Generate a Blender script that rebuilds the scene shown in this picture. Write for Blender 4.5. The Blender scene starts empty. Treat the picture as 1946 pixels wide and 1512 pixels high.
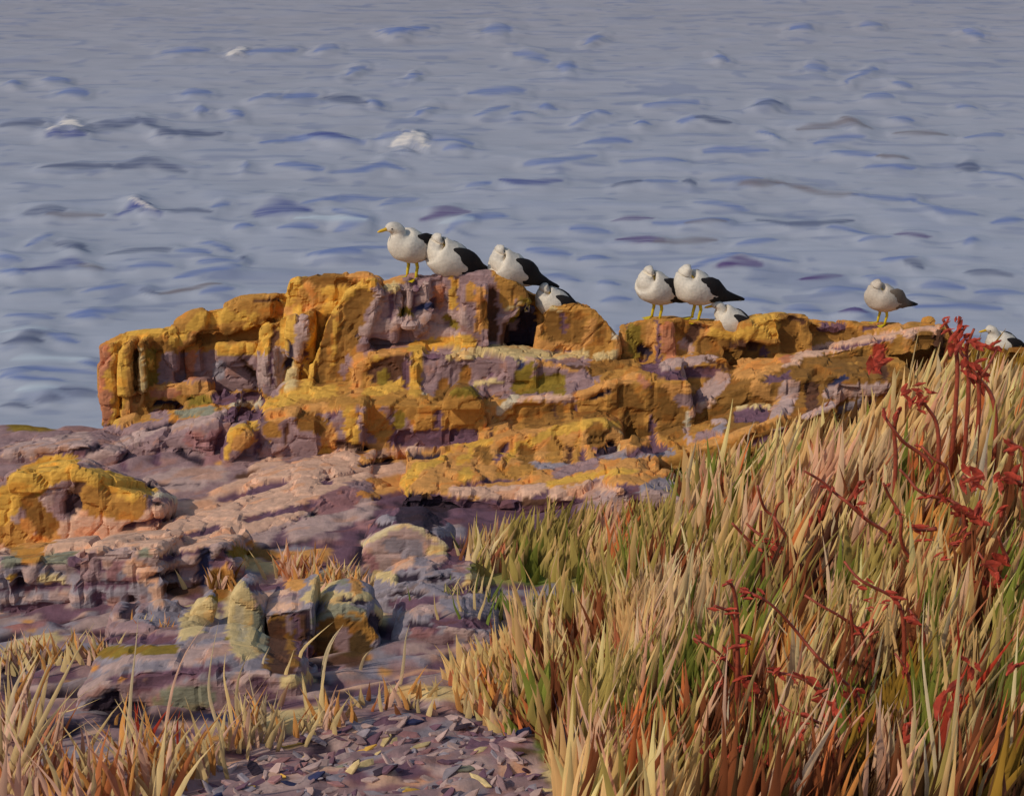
import bpy, bmesh, math, random
import numpy as np
from mathutils import Vector, Matrix
from mathutils.bvhtree import BVHTree
from mathutils.kdtree import KDTree
random.seed(7); rng = np.random.default_rng(7)
S = bpy.context.scene
COL = S.collection
R = math.radians

# ------------------------------------------------------------ camera, sky, sun, exposure
CAMZ = 6.0; PITCH = R(22.0); F = 2994.0
cd = bpy.data.cameras.new('camera'); cam = bpy.data.objects.new('camera', cd); COL.objects.link(cam)
cam.location = (0, 0, CAMZ); cam.rotation_euler = (math.pi/2 - PITCH, 0, 0)
cd.sensor_width = 36; cd.lens = 36*F/1946; cd.clip_end = 5000; cd.clip_start = 0.05
S.camera = cam
W = bpy.data.worlds.new("World"); S.world = W; W.use_nodes = True
SUN_EL, SUN_AZ = R(40), R(-126)          # azimuth clockwise from +Y : sun to the left and a little behind the camera
nt = W.node_tree; bg = nt.nodes['Background']
sky = nt.nodes.new('ShaderNodeTexSky'); sky.sky_type = 'NISHITA'; sky.sun_disc = False
sky.sun_elevation = SUN_EL; sky.sun_rotation = SUN_AZ
nt.links.new(sky.outputs[0], bg.inputs[0]); bg.inputs[1].default_value = 0.12
sd = bpy.data.lights.new('sun', 'SUN'); sun = bpy.data.objects.new('sun', sd); COL.objects.link(sun)
sd.energy = 2.4; sd.angle = R(0.8); sd.color = (1.0, 0.91, 0.78)
sv = Vector((math.sin(SUN_AZ)*math.cos(SUN_EL), math.cos(SUN_AZ)*math.cos(SUN_EL), math.sin(SUN_EL)))
sun.rotation_euler = sv.to_track_quat('Z', 'Y').to_euler()
S.view_settings.view_transform = 'Standard'; S.view_settings.look = 'None'
S.view_settings.exposure = -0.18; S.view_settings.gamma = 1
S.render.engine = 'CYCLES'

# ------------------------------------------------------------ helpers
CP, SP = math.cos(PITCH), math.sin(PITCH)
def ray(px, py):
    a = (px-973)/F; b = -(py-756)/F
    return Vector((a, CP + b*SP, -SP + b*CP))
def at(px, py, Y):
    r = ray(px, py); k = Y/r.y
    return Vector((r.x*k, Y, CAMZ + r.z*k))
def ground_at(px, py, z=0.0):
    r = ray(px, py); k = (z-CAMZ)/r.z
    return (r.x*k, r.y*k)
def proj(P):                                   # Nx3 -> px,py of the traced drawing
    x, y, z = P[:, 0], P[:, 1], P[:, 2]-CAMZ
    d = y*CP - z*SP; u = y*SP + z*CP
    return 973+F*x/d, 756-F*u/d
def lin(c):
    c = np.asarray(c, float)/255
    return np.where(c <= .04045, c/12.92, ((c+.055)/1.055)**2.4)
def hashf(i, j, k, s):
    h = (i*374761393 + j*668265263 + k*2147483647 + s*974634777) & 0xFFFFFFFF
    h = ((h ^ (h >> 13))*1274126177) & 0xFFFFFFFF
    h = ((h ^ (h >> 16))*2246822519) & 0xFFFFFFFF
    return ((h ^ (h >> 15)) & 0xFFFFFF)/float(0xFFFFFF)
def vn(P, s=0):                                # value noise, -1..1
    I = np.floor(P).astype(np.int64); f = P-I; f = f*f*(3-2*f)
    r = 0
    for a in (0, 1):
        for b in (0, 1):
            for c in (0, 1):
                w = (f[:, 0] if a else 1-f[:, 0])*(f[:, 1] if b else 1-f[:, 1])*(f[:, 2] if c else 1-f[:, 2])
                r = r + w*hashf(I[:, 0]+a, I[:, 1]+b, I[:, 2]+c, s)
    return r*2-1
def fbm(P, o=3, s=0):
    r = 0; a = 1; t = 0
    for i in range(o):
        r = r + a*vn(P*2**i+i*17.3, s+i); t += a; a *= .5
    return r/t
def voro(P, s=0, box=False):                              # F1, F2, random value of cell
    I = np.floor(P).astype(np.int64); n = len(P)
    f1 = np.full(n, 9.); f2 = np.full(n, 9.); cid = np.zeros(n)
    for a in (-1, 0, 1):
        for b in (-1, 0, 1):
            for c in (-1, 0, 1):
                i, j, k = I[:, 0]+a, I[:, 1]+b, I[:, 2]+c
                q = np.stack([i+hashf(i, j, k, s+1), j+hashf(i, j, k, s+2), k+hashf(i, j, k, s+3)], 1)
                d = np.abs(q-P).max(1)+.15*np.abs(q-P).sum(1) if box else np.linalg.norm(q-P, axis=1); h = hashf(i, j, k, s+4)
                m = d < f1
                f2 = np.where(m, f1, np.minimum(f2, d)); cid = np.where(m, h, cid); f1 = np.where(m, d, f1)
    return f1, f2, cid
def tag(o, label=None, cat=None, group=None, kind=None):
    if label: o['label'] = label
    if cat: o['category'] = cat
    if group: o['group'] = group
    if kind: o['kind'] = kind
    return o
def mesh_obj(name, verts, faces, mat, parent=None, smooth=False, cols=None):
    me = bpy.data.meshes.new(name)
    me.from_pydata([tuple(v) for v in verts] if not isinstance(verts, np.ndarray) else verts.tolist(), [],
                   faces if not isinstance(faces, np.ndarray) else faces.tolist())
    if cols is not None:
        c = me.color_attributes.new('Col', 'FLOAT_COLOR', 'POINT')
        cc = np.ones((len(verts), 4), np.float32); cc[:, :3] = cols
        c.data.foreach_set('color', cc.ravel())
    me.polygons.foreach_set('use_smooth', [smooth]*len(me.polygons))
    me.materials.append(mat); me.update()
    o = bpy.data.objects.new(name, me); COL.objects.link(o)
    if parent: o.parent = parent
    return o
def empty(name, loc, rz=0, s=1):
    o = bpy.data.objects.new(name, None); COL.objects.link(o)
    o.location = loc; o.rotation_euler = (0, 0, rz); o.scale = (s, s, s); o.empty_display_size = .1
    return o

def paint_mat(name, rough=.9, bump=.35, scale=38, vary=.22, spec=.25, streak=(1, 1, 1), bdist=.012):
    m = bpy.data.materials.new(name); m.use_nodes = True; n = m.node_tree.nodes; l = m.node_tree.links
    b = n['Principled BSDF']; b.inputs['Roughness'].default_value = rough
    b.inputs['Specular IOR Level'].default_value = spec
    at_ = n.new('ShaderNodeAttribute'); at_.attribute_name = 'Col'
    tc = n.new('ShaderNodeTexCoord'); mp = n.new('ShaderNodeMapping'); mp.inputs['Scale'].default_value = streak
    l.new(tc.outputs['Object'], mp.inputs[0])
    no = n.new('ShaderNodeTexNoise'); no.inputs['Scale'].default_value = scale; no.inputs['Detail'].default_value = 5
    l.new(mp.outputs[0], no.inputs[0])
    mr = n.new('ShaderNodeMapRange'); mr.inputs[1].default_value = .3; mr.inputs[2].default_value = .7
    mr.inputs[3].default_value = 1-vary; mr.inputs[4].default_value = 1+vary
    l.new(no.outputs[0], mr.inputs[0])
    vm = n.new('ShaderNodeVectorMath'); vm.operation = 'SCALE'
    l.new(at_.outputs['Color'], vm.inputs[0]); l.new(mr.outputs[0], vm.inputs['Scale'])
    l.new(vm.outputs[0], b.inputs['Base Color'])
    bu = n.new('ShaderNodeBump'); bu.inputs['Strength'].default_value = bump; bu.inputs['Distance'].default_value = bdist
    l.new(no.outputs[0], bu.inputs['Height']); l.new(bu.outputs[0], b.inputs['Normal'])
    return m
M_rock = paint_mat('lichen_rock', .92, .45, 30, .13, .2, (.8, .8, 1.6), .012)
M_grass = paint_mat('dry_grass', .8, .1, 40, .16, .2, (1, 1, .12))
M_feather = paint_mat('feather', .85, .5, 60, .12, .2, (1, 1, 1), .006)
M_sea = paint_mat('sea_water', .6, .12, 5, .03, .22, (.35, 1.6, 1), .03)
def plain(name, rgb, rough=.7, vary=.15):
    m = bpy.data.materials.new(name); m.use_nodes = True; n = m.node_tree.nodes; l = m.node_tree.links
    b = n['Principled BSDF']; b.inputs['Roughness'].default_value = rough
    no = n.new('ShaderNodeTexNoise'); no.inputs['Scale'].default_value = 30
    tc = n.new('ShaderNodeTexCoord'); l.new(tc.outputs['Object'], no.inputs[0])
    r = n.new('ShaderNodeValToRGB'); c = lin(rgb)
    r.color_ramp.elements[0].position = .3; r.color_ramp.elements[1].position = .7
    r.color_ramp.elements[0].color = (*(c*(1-vary)), 1); r.color_ramp.elements[1].color = (*(np.minimum(c*(1+vary), .9)), 1)
    l.new(no.outputs[0], r.inputs[0]); l.new(r.outputs[0], b.inputs['Base Color'])
    return m

# ------------------------------------------------------------ colours of rock, lichen and grass; darkest classes also paint crevice and hollow shade
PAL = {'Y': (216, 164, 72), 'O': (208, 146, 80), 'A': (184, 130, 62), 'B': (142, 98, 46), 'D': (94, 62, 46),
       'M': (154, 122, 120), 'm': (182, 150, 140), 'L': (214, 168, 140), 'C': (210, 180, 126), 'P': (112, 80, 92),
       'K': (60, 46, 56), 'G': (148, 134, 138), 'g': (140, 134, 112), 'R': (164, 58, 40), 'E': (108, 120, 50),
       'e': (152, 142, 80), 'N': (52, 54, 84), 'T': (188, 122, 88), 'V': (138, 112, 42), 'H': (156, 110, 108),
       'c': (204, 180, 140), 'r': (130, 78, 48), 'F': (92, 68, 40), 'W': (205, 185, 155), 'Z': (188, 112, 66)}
KEYS = list(PAL); PIDX = {k: i for i, k in enumerate(KEYS)}
PALLIN = np.array([lin(PAL[k]) for k in KEYS])*np.array([1.0, 1.02, 1.0])
GRASSLIN = np.array([lin(PAL[k]) for k in KEYS])*np.array([1.18, 1.0, .86])
REL = {'Y': .004, 'O': .006, 'A': 0, 'B': -.012, 'D': -.022, 'M': 0, 'm': .010, 'L': .012, 'C': .014, 'P': -.028, 'K': -.05,
       'G': 0, 'g': .005, 'N': -.03, 'T': .006, 'H': .006, 'V': -.004, 'c': .01, 'W': .015}
RELA = np.array([REL.get(k, 0) for k in KEYS])

CROP = {'A': (150, 480, .3854), 'B': (0, 750, .3905), 'C': (700, 600, .3597), 'D': (1150, 460, .409), 'E': (650, 380, .3083),
        'F': (0, 1050, .5139), 'H': (0, 960, .3652), 'I': (600, 920, .3652), 'J': (1250, 600, .3577), 'Q': (1250, 1012, .3577), 'X': (0, 0, 1.)}
def parse(txt):
    out = []; ox, oy, s = CROP['X']
    for ln in txt.replace(';', '\n').split('\n'):
        t = ln.split()
        if not t: continue
        if t[0] == '@': ox, oy, s = CROP[t[1]]; continue
        pts = [tuple(float(v) for v in q.split(',')) for q in t[2:]]
        out.append((t[0], float(t[1])*s, [(ox+x*s, oy+y*s) for x, y in pts]))
    return out
ROCK_STROKES = parse("""
@ X
M 400 -100,820 400,820; A 300 200,700 1150,700; A 300 1150,720 1946,720
M 260 -100,960 700,900; O 120 700,900 1200,860; m 200 -100,1100 700,1050; P 200 600,1080 1200,1040
G 340 -100,1250 2000,1250; M 260 -100,1420 2000,1420; M 150 740,600 900,600; M 40 960,560 980,640; M 80 340,710 480,700; M 100 800,700 1080,715; m 60 720,640 860,620; B 140 1400,760 1946,760
F 300 1350,1050 2000,1050; F 300 1100,1350 2000,1350
@ A
T 60 130,480 130,800; Y 40 150,600 150,720; Y 44 210,470 210,700; A 50 255,480 260,620; B 30 282,500 285,700; C 22 308,450 310,720
T 60 130,700 120,810; Y 40 205,730 185,830; O 70 285,720 230,830; Y 40 170,480 230,420; Y 50 270,395 460,388; B 60 330,460 460,470
V 60 360,500 360,650; Y 26 355,530 360,570; M 90 445,530 450,610; M 80 600,540 620,620; T 46 555,500 545,610; O 62 375,680 640,665; T 44 380,690 480,690
K 30 385,750 500,750; V 50 560,730 630,720; Y 54 480,440 590,340; Y 60 590,325 800,305; A 60 750,265 980,255; B 66 560,420 870,400
B 40 850,340 950,340; Y 36 860,310 830,370; O 22 490,475 575,395; D 14 850,238 990,233
Y 60 700,475 860,475; M 110 720,560 860,610; G 60 690,600 690,560; D 30 800,520 860,600; P 60 680,712 880,722
Y 60 925,370 920,475; D 30 970,380 955,480; m 54 910,525 915,650; P 24 957,500 957,655; m 46 985,480 985,650
Y 56 1010,320 1015,450; O 46 1000,290 1140,268; Y 50 1080,280 1070,420; m 66 1100,345 1085,500; K 40 1030,460 1030,545; P 28 1128,450 1105,690
C 56 1055,585 1035,690; M 60 930,670 960,690
Y 76 1430,140 1260,230 1180,400 1125,690; B 50 1240,330 1205,500 1185,650; Y 24 1268,340 1255,560; B 120 1400,240 1330,420; B 60 1310,430 1270,600; M 40 1300,600 1330,520
B 60 1120,130 1350,142; Y 60 1060,150 1030,240; O 40 1130,150 1150,220; Y 30 1280,180 1200,200; O 30 1330,112 1450,122
M 110 1480,230 1460,330; m 60 1600,200 1600,330; P 24 1545,220 1535,330; m 50 1720,200 1700,280; P 24 1752,230 1742,280; V 50 1610,290 1590,310; O 50 1500,145 1580,150
Y 36 1850,140 1842,260; m 100 1430,400 1700,330; M 110 1420,460 1650,430; m 50 1885,270 1900,340; m 60 1770,320 1800,370
O 60 1385,520 1360,720; Y 50 1480,520 1480,600; D 120 1490,590 1570,560; V 60 1500,610 1500,640; O 30 1440,500 1620,480; Y 56 1430,690 1590,650; P 36 1612,560 1612,640
Y 60 1670,490 1655,690; Y 60 1650,470 1800,440 1930,440; M 110 1770,560 1760,660; P 50 1730,525 1840,515; B 80 1880,620 1820,690; V 70 1860,700 1940,690; W 16 1680,710 1700,700; P 14 1700,716 1730,718
Y 66 930,765 1060,705; Y 60 1180,690 1250,680; O 50 920,800 1200,765 1380,745; A 56 1250,735 1940,738
Y 76 1340,800 1345,940; O 80 1235,890 1230,990; A 80 950,860 960,920; M 60 960,950 1100,940; B 100 1110,830 1180,850; P 36 1240,815 1250,790
A 110 1450,820 1500,880; V 60 1580,810 1580,850; A 120 1690,810 1700,860; A 100 1850,810 1940,830; P 34 1770,790 1775,860; P 70 1560,925 1930,905; D 40 1290,950 1400,975; Y 50 1215,970 1200,1000
Y 56 860,850 760,890 715,990 680,1075; O 80 830,915 790,940; P 30 890,900 870,980; O 40 960,820 1040,800; D 18 1032,850 1022,930
m 40 340,890 500,855 690,805; M 60 100,1000 300,930; M 110 420,930 420,1000; P 40 222,1000 215,1060; P 40 385,990 380,1030; K 34 500,980 600,1025; H 80 560,920 640,950; H 70 670,900 650,1030; P 44 705,900 690,1010
K 26 350,865 460,828; M 50 380,800 420,800; g 44 500,795 650,780; W 22 755,750 890,745; P 60 740,800 890,790; m 26 640,830 720,780
M 60 330,1110 640,1075; K 22 350,1140 560,1130; m 46 400,1165 600,1150; M 50 720,1050 900,1000; m 56 900,1080 1010,1010; D 26 780,1110 900,1070; m 66 950,1190 1150,1085 1350,1020
P 40 890,1160 1050,1080; P 66 1120,1160 1330,1090; L 30 1420,1000 1700,962; K 30 1400,1052 1540,1030; K 30 1650,1000 1780,995
Y 90 1640,1130 1760,1060 1900,990; H 60 1200,1200 1350,1170
@ E
B 110 60,700 150,600; m 70 230,600 200,740; C 60 290,540 330,540; P 22 310,590 300,730; m 80 390,560 390,640; V 60 380,690 430,690; P 26 460,500 450,690; m 70 510,540 500,640; N 40 490,660 550,650; P 20 560,600 555,640; T 60 600,640 590,560
Y 40 685,490 690,650; M 50 740,560 730,640; A 60 800,530 790,600; O 56 860,560 840,800; D 50 930,570 930,860; B 50 880,640 890,780; A 90 1000,500 1030,640; V 60 1120,600 1150,650; B 60 1060,560 1180,590
m 40 730,700 780,790; M 50 650,760 750,800; V 40 640,720 700,780; K 110 1140,700 1130,860; D 60 1000,880 1010,780; K 40 1060,820 1050,900; V 30 1100,690 1040,750; C 16 1000,680 1100,640
C 34 1230,650 1330,680; O 34 1215,720 1200,860; B 110 1290,740 1450,740; B 90 1290,830 1480,830; A 60 1400,640 1520,620; P 30 1360,700 1370,800; P 40 1540,640 1640,720; O 50 1540,760 1510,870; B 60 1600,800 1600,870; W 26 1670,830 1690,850; O 60 1720,850 1690,950; P 30 1640,740 1780,760
P 24 1200,610 1400,630; M 30 1380,610 1460,600
C 46 700,950 900,930; C 60 930,930 1160,930; O 40 1180,910 1500,900; C 50 960,980 1500,950; L 40 1100,950 1220,990
@ C
P 36 320,210 400,215; M 130 370,290 560,310; C 40 430,220 600,200; C 50 700,200 900,200; O 40 900,150 1100,160; B 60 400,350 380,420; B 70 520,300 500,340; M 100 680,270 740,270; P 20 655,290 650,310; N 22 808,240 806,300; V 50 800,310 870,270
C 26 560,360 700,350; M 40 600,380 700,400; D 16 590,430 700,420; V 90 800,370 1000,350; M 46 900,250 1200,330; V 60 1000,340 1010,400; O 30 900,250 1100,280; D 16 1050,260 1180,270; B 60 1180,280 1360,240; C 40 1200,220 1300,200
L 26 760,440 1100,440; O 44 1100,430 1250,370 1420,320; T 40 1440,330 1470,370; W 44 770,440 700,500; O 60 660,450 630,620; D 10 655,520 650,640; O 80 720,560 740,600; B 100 870,540 1000,520; D 20 980,490 985,530; P 24 1090,480 1100,520; B 40 1100,520 1300,510
B 130 1340,430 1400,480; B 120 1400,560 1420,620; P 34 1500,400 1500,660; K 22 1190,440 1270,400; B 100 1590,500 1640,540; B 60 1560,600 1640,590; O 80 1560,410 1680,400; W 30 1690,520 1690,570
Y 50 800,690 960,620 1200,560 1290,570; Y 40 480,680 640,670; O 50 500,700 430,760; B 80 600,720 620,750; P 26 740,690 680,750; Y 36 790,690 740,760; B 80 830,720 850,760; O 50 910,690 900,760; A 80 990,680 980,750; D 30 1060,700 1050,770; A 36 1110,650 1090,760; P 30 1130,720 1130,790; B 90 1210,680 1200,600; K 50 1290,690 1220,720; P 24 1190,700 1220,740; C 12 1330,620 1320,740
P 44 150,640 380,640; P 40 400,650 560,640; P 26 140,610 140,680; P 24 370,550 375,620; V 34 165,520 150,580
G 40 870,790 1100,800; G 40 1250,740 1600,720; P 40 1380,720 1560,690; M 60 1000,830 1200,780; O 90 250,880 430,810; Y 60 200,880 270,800; Y 60 500,850 520,830; P 26 500,900 640,860; A 60 700,830 860,810; P 18 650,870 800,860; L 60 700,940 1000,910; Y 40 960,890 1300,830; Y 60 1250,840 1400,840; L 60 1000,960 1250,880; P 26 830,990 940,930; L 50 450,930 720,930
K 26 320,970 520,980; K 200 230,1020 300,1060; P 60 60,970 160,950; G 40 60,1070 120,1080; P 50 620,1000 800,1000; G 50 420,1130 500,1140; P 60 500,1060 640,1060; D 50 820,980 960,980; P 40 1060,1000 1200,980; M 80 1200,900 1300,1000; P 24 1300,880 1420,900; G 50 1450,920 1600,900; m 90 1480,960 1620,980; P 20 1530,1040 1620,1050; m 90 1500,1080 1600,1120; D 40 1600,1160 1800,1190
@ D
V 80 130,420 150,500; A 50 190,400 200,480; K 40 170,500 200,510; T 60 290,400 300,540; P 22 238,370 245,620; O 40 210,390 215,480; B 60 350,400 380,420; m 40 360,470 400,500; D 60 400,440 420,400; P 50 180,560 240,580
Y 50 480,420 620,440; Y 70 640,430 800,410; Y 50 700,360 800,360; O 40 460,440 470,400; B 90 470,490 700,500; D 40 600,480 700,490; B 90 850,360 850,480; P 26 740,500 750,550; D 30 860,350 1000,400; B 60 950,400 1150,430; P 40 1000,390 1090,390; A 40 950,370 1000,370; O 20 1180,400 1400,390; P 16 1200,400 1300,380
L 46 840,560 1000,500 1260,450 1540,410; T 40 800,570 850,540; P 14 1000,500 1400,440; B 50 930,560 1140,530; B 60 1180,520 1220,570; R 60 1270,500 1270,580; D 30 1300,560 1300,640; A 70 1370,470 1370,560; O 26 1400,460 1400,520; B 90 1480,450 1480,600; D 60 1560,440 1550,520; B 100 1720,520 1946,530; D 40 1700,530 1800,550
m 40 270,570 500,540; P 50 280,610 520,610; D 20 470,540 580,590; B 26 590,560 590,620; O 60 640,570 790,570; O 50 620,610 760,610; P 40 760,640 860,610; B 50 880,600 1200,620; O 60 740,690 700,670; m 80 540,640 450,730; m 90 860,680 800,830; D 60 960,680 960,760; O 30 690,700 800,740
O 60 300,680 400,690; M 60 350,730 450,740; L 30 400,790 500,740; C 26 620,770 760,760; P 60 620,800 730,790; G 40 540,860 470,910; m 22 500,830 560,830; m 30 380,870 390,930; M 60 440,910 520,900; N 40 1050,680 1110,630; m 60 1040,700 1300,680; G 36 1100,780 1200,740; P 20 1170,780 1250,740; P 40 1330,700 1310,740
O 40 400,960 640,880 860,820; m 30 930,810 1100,730; B 30 700,870 900,820; P 30 700,940 900,850; B 90 250,720 250,780; B 80 100,700 140,780; O 36 20,840 50,830; B 80 300,830 330,880; Y 30 0,840 60,850
@ B
M 40 20,80 200,90; V 50 60,150 380,150; P 30 380,110 460,90; M 60 300,180 420,170; M 30 30,200 200,190; O 36 130,250 300,220 430,210; Y 26 130,260 200,250; L 30 20,300 200,290; P 20 20,270 110,260; K 50 380,280 480,260; P 30 200,300 400,290
m 50 430,320 620,230 700,190; K 40 0,60 100,90
Y 50 20,520 60,420 130,360; Y 66 70,420 200,340 340,320; Y 50 90,400 60,560; V 90 150,520 280,360; m 70 200,570 260,460; M 50 290,400 290,600; K 100 360,560 370,480; Y 50 340,380 520,390 640,430 740,470; D 60 350,470 420,450; A 90 440,480 560,470; V 60 480,460 490,500; B 60 600,490 620,540; M 60 690,530 740,520; D 40 760,530 790,560
V 60 30,620 40,700; m 34 75,580 90,700; O 90 140,640 220,630; L 44 390,580 540,560; L 60 370,620 450,600; K 14 420,600 530,590; P 40 620,550 660,550
W 18 740,490 860,505; m 34 780,460 960,450; K 22 800,560 1020,540; M 50 880,510 1020,500; K 26 730,430 960,425; m 40 720,410 1000,380; L 36 1030,490 1200,420; L 50 1240,360 1380,310; L 60 1300,500 1400,440; P 30 1260,450 1380,400; M 26 1100,430 1200,380; D 26 1150,400 1250,370; M 60 1400,300 1540,320
L 90 40,760 400,630 800,580; L 90 450,700 900,600 1100,570; P 14 240,740 400,670 490,650; P 14 370,770 560,720 700,660; L 60 680,740 960,700; g 40 700,770 900,750; M 30 900,630 1080,610; L 50 1100,560 1280,540; m 50 1050,660 1350,590; L 40 1350,500 1700,440; H 60 1500,540 1700,470; P 36 1440,500 1680,380; M 50 1700,420 1800,450
P 24 1330,620 1500,560; K 26 1400,640 1650,540; g 50 1480,620 1640,590; P 50 1620,610 1720,650; H 90 1730,540 1770,600; K 60 1840,560 1946,540; K 50 1780,560 1900,640; P 60 1500,720 1640,680; K 24 1300,740 1500,700; G 40 1280,760 1500,750; M 40 1550,700 1640,680; O 26 1200,720 1260,740
K 46 100,830 210,800; g 50 30,820 150,780; g 70 240,800 330,790; P 40 340,800 380,850; Y 26 40,890 70,890; m 60 120,880 170,900; C 46 200,890 300,900; K 30 90,880 100,920; P 30 20,950 200,940 330,930; m 30 20,1000 200,990; m 40 260,980 400,990; P 26 30,1040 300,1020; m 36 220,1050 340,1040
M 110 430,800 440,880; P 16 490,800 500,880; H 60 550,880 570,830; L 90 650,840 720,880; H 40 620,900 660,890; P 30 370,930 620,930; L 60 760,950 770,1000; m 60 770,760 790,830; P 50 800,790 960,750; M 60 850,860 950,850; K 24 720,890 860,870; N 60 1000,720 990,900; K 60 1100,770 1050,830; P 80 1060,830 1100,800; D 80 830,950 950,950; M 30 880,920 960,900; B 110 1060,900 1100,950; O 40 1100,840 1120,890; P 60 900,1000 960,980
P 50 480,990 500,1080; M 60 560,1010 580,1060; K 60 620,1060 640,1010; M 50 700,1000 700,1040; P 60 300,1100 500,1110; M 40 520,1100 700,1120; m 24 550,1090 600,1090
V 60 1150,760 1220,780; C 60 1200,820 1380,860; B 60 1250,760 1340,780; B 60 1400,860 1500,800; H 16 1110,830 1200,890
@ H
C 40 950,690 1060,500; C 90 1000,600 1080,540; V 30 1100,480 1150,490; P 60 1130,530 1150,560; C 140 1250,500 1270,700; C 110 1290,750 1230,600; g 30 1330,520 1370,640; V 40 1200,620 1200,700; C 60 1250,450 1240,480; c 26 1300,640 1310,760; M 30 1260,780 1240,800
m 60 1340,400 1500,370; P 40 1310,430 1480,410; L 60 1320,500 1520,460; M 40 1400,500 1540,470; L 20 1380,530 1540,500
B 190 1470,650 1480,780; P 60 1520,620 1540,590; B 90 1420,820 1480,830; K 50 1590,560 1600,700; P 60 1620,760 1700,800
g 50 1640,600 1780,530 1880,560; A 100 1700,650 1900,640; A 90 1850,600 1900,700; M 90 1790,680 1800,720; A 80 1680,780 1900,790; B 60 1650,700 1660,760; K 26 1620,820 1900,830
O 60 1480,270 1700,250; O 90 1540,400 1540,320; C 90 1650,420 1740,360; C 60 1600,480 1900,480; O 60 1840,380 1860,440; g 40 1780,400 1750,350; P 60 1760,300 1740,260; P 40 1860,300 1830,180; K 26 1780,480 1900,500
M 60 480,640 900,650; P 50 500,690 900,690; V 60 500,760 900,750; K 16 400,650 700,670; m 30 640,790 900,790; M 50 380,840 500,830; O 40 340,890 400,890; O 30 440,850 500,850; m 36 540,850 700,800; m 50 380,1000 560,900; P 50 600,900 900,870; G 30 400,1060 600,960; O 26 620,910 640,890; O 26 710,940 800,940; C 20 760,970 820,940; K 60 500,1060 600,1000; K 110 600,1090 800,1090; P 60 700,960 900,900; m 50 900,820 1180,760; P 60 950,870 1180,840; m 40 950,760 1180,720
g 70 820,1040 1100,1000; g 40 850,970 1080,955; K 60 850,1090 1050,1080; N 50 1040,1090 1300,1100; g 40 1000,1130 1150,1140; P 60 700,1170 1000,1180; m 50 740,1230 900,1230; M 60 350,1230 560,1180; G 70 360,1290 640,1270; K 60 220,1200 400,1140; g 30 240,1320 380,1330; K 40 220,1360 400,1340; K 60 450,1330 480,1380; K 120 60,920 60,820; P 110 200,1150 80,1200
G 30 300,600 400,620; P 40 20,540 300,560; M 40 320,580 500,600; O 50 150,600 170,690; C 60 60,740 280,690; K 80 20,830 140,800
m 60 1240,900 1400,880; P 60 1330,920 1400,1000; M 60 1500,900 1600,850; P 90 1750,940 1780,980; M 60 1620,960 1600,1040; C 60 1480,920 1600,900; C 120 1300,1150 1700,1100; O 60 1100,1230 1200,1180; V 30 1450,1250 1600,1230; O 160 300,1430 700,1420; O 140 700,1440 900,1400; O 100 900,1330 1000,1280
@ X
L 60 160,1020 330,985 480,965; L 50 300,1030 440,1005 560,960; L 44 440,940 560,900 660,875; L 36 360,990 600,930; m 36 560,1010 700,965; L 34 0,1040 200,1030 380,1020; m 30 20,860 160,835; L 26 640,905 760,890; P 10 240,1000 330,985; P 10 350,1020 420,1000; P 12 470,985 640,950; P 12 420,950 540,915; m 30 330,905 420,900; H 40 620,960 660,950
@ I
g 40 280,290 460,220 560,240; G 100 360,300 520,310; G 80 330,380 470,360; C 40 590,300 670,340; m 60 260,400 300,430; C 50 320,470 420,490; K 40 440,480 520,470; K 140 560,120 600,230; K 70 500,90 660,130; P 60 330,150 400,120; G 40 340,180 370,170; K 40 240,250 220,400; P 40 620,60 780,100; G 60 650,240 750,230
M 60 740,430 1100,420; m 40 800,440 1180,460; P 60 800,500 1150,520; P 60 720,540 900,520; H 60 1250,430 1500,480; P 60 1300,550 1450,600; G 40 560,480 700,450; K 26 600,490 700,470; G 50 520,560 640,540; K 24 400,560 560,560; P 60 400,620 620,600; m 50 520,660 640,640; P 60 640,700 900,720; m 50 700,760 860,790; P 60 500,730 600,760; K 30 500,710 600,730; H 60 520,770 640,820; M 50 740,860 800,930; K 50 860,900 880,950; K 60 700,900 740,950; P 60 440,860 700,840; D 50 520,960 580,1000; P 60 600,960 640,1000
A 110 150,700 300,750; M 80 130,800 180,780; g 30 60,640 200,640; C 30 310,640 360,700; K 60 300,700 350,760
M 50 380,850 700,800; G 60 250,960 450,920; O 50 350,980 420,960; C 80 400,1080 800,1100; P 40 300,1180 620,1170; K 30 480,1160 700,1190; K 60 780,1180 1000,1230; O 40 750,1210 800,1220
""")
ROCK_STROKES += parse("""
@ I
m 170 330,350 600,350; m 120 380,290 540,280; G 90 400,310 520,330; m 40 250,300 400,225 480,215; c 26 250,310 380,235 470,212 550,240 680,320; H 50 270,380 310,430; G 60 480,360 560,400; C 50 600,350 660,340; L 40 420,440 500,400
@ H
C 170 1250,540 1280,720; C 100 1245,450; c 40 1240,520 1260,700; g 60 1340,560 1360,740; C 130 1000,620 1070,540; m 70 1400,520 1540,510; D 60 1560,600 1560,760; M 50 1480,580 1460,700
@ H
B 150 1465,640 1480,790; D 110 1440,650 1450,790; M 30 1500,600 1510,650; P 30 1540,600 1560,780; F 150 1700,720 1860,740; B 90 1700,640 1860,620; M 70 1790,670 1780,730; g 24 1640,610 1760,550 1860,590; D 50 1680,800 1880,810;  D 40 1420,850 1520,850; L 30 1400,530 1540,520
@ C
m 110 1200,970 1340,1010; L 30 1200,900 1330,930; M 50 1130,1010 1200,1030; m 60 1500,950 1620,980; O 40 1260,870 1440,850
@ X
A 50 0,1000 60,1050; A 60 180,950 250,960; Y 44 0,980 30,930 100,900; Y 30 140,900 200,910 250,940; O 30 100,1020 60,1030; Y 40 10,940 60,905 130,893; B 40 60,960 90,1000
""")
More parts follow.
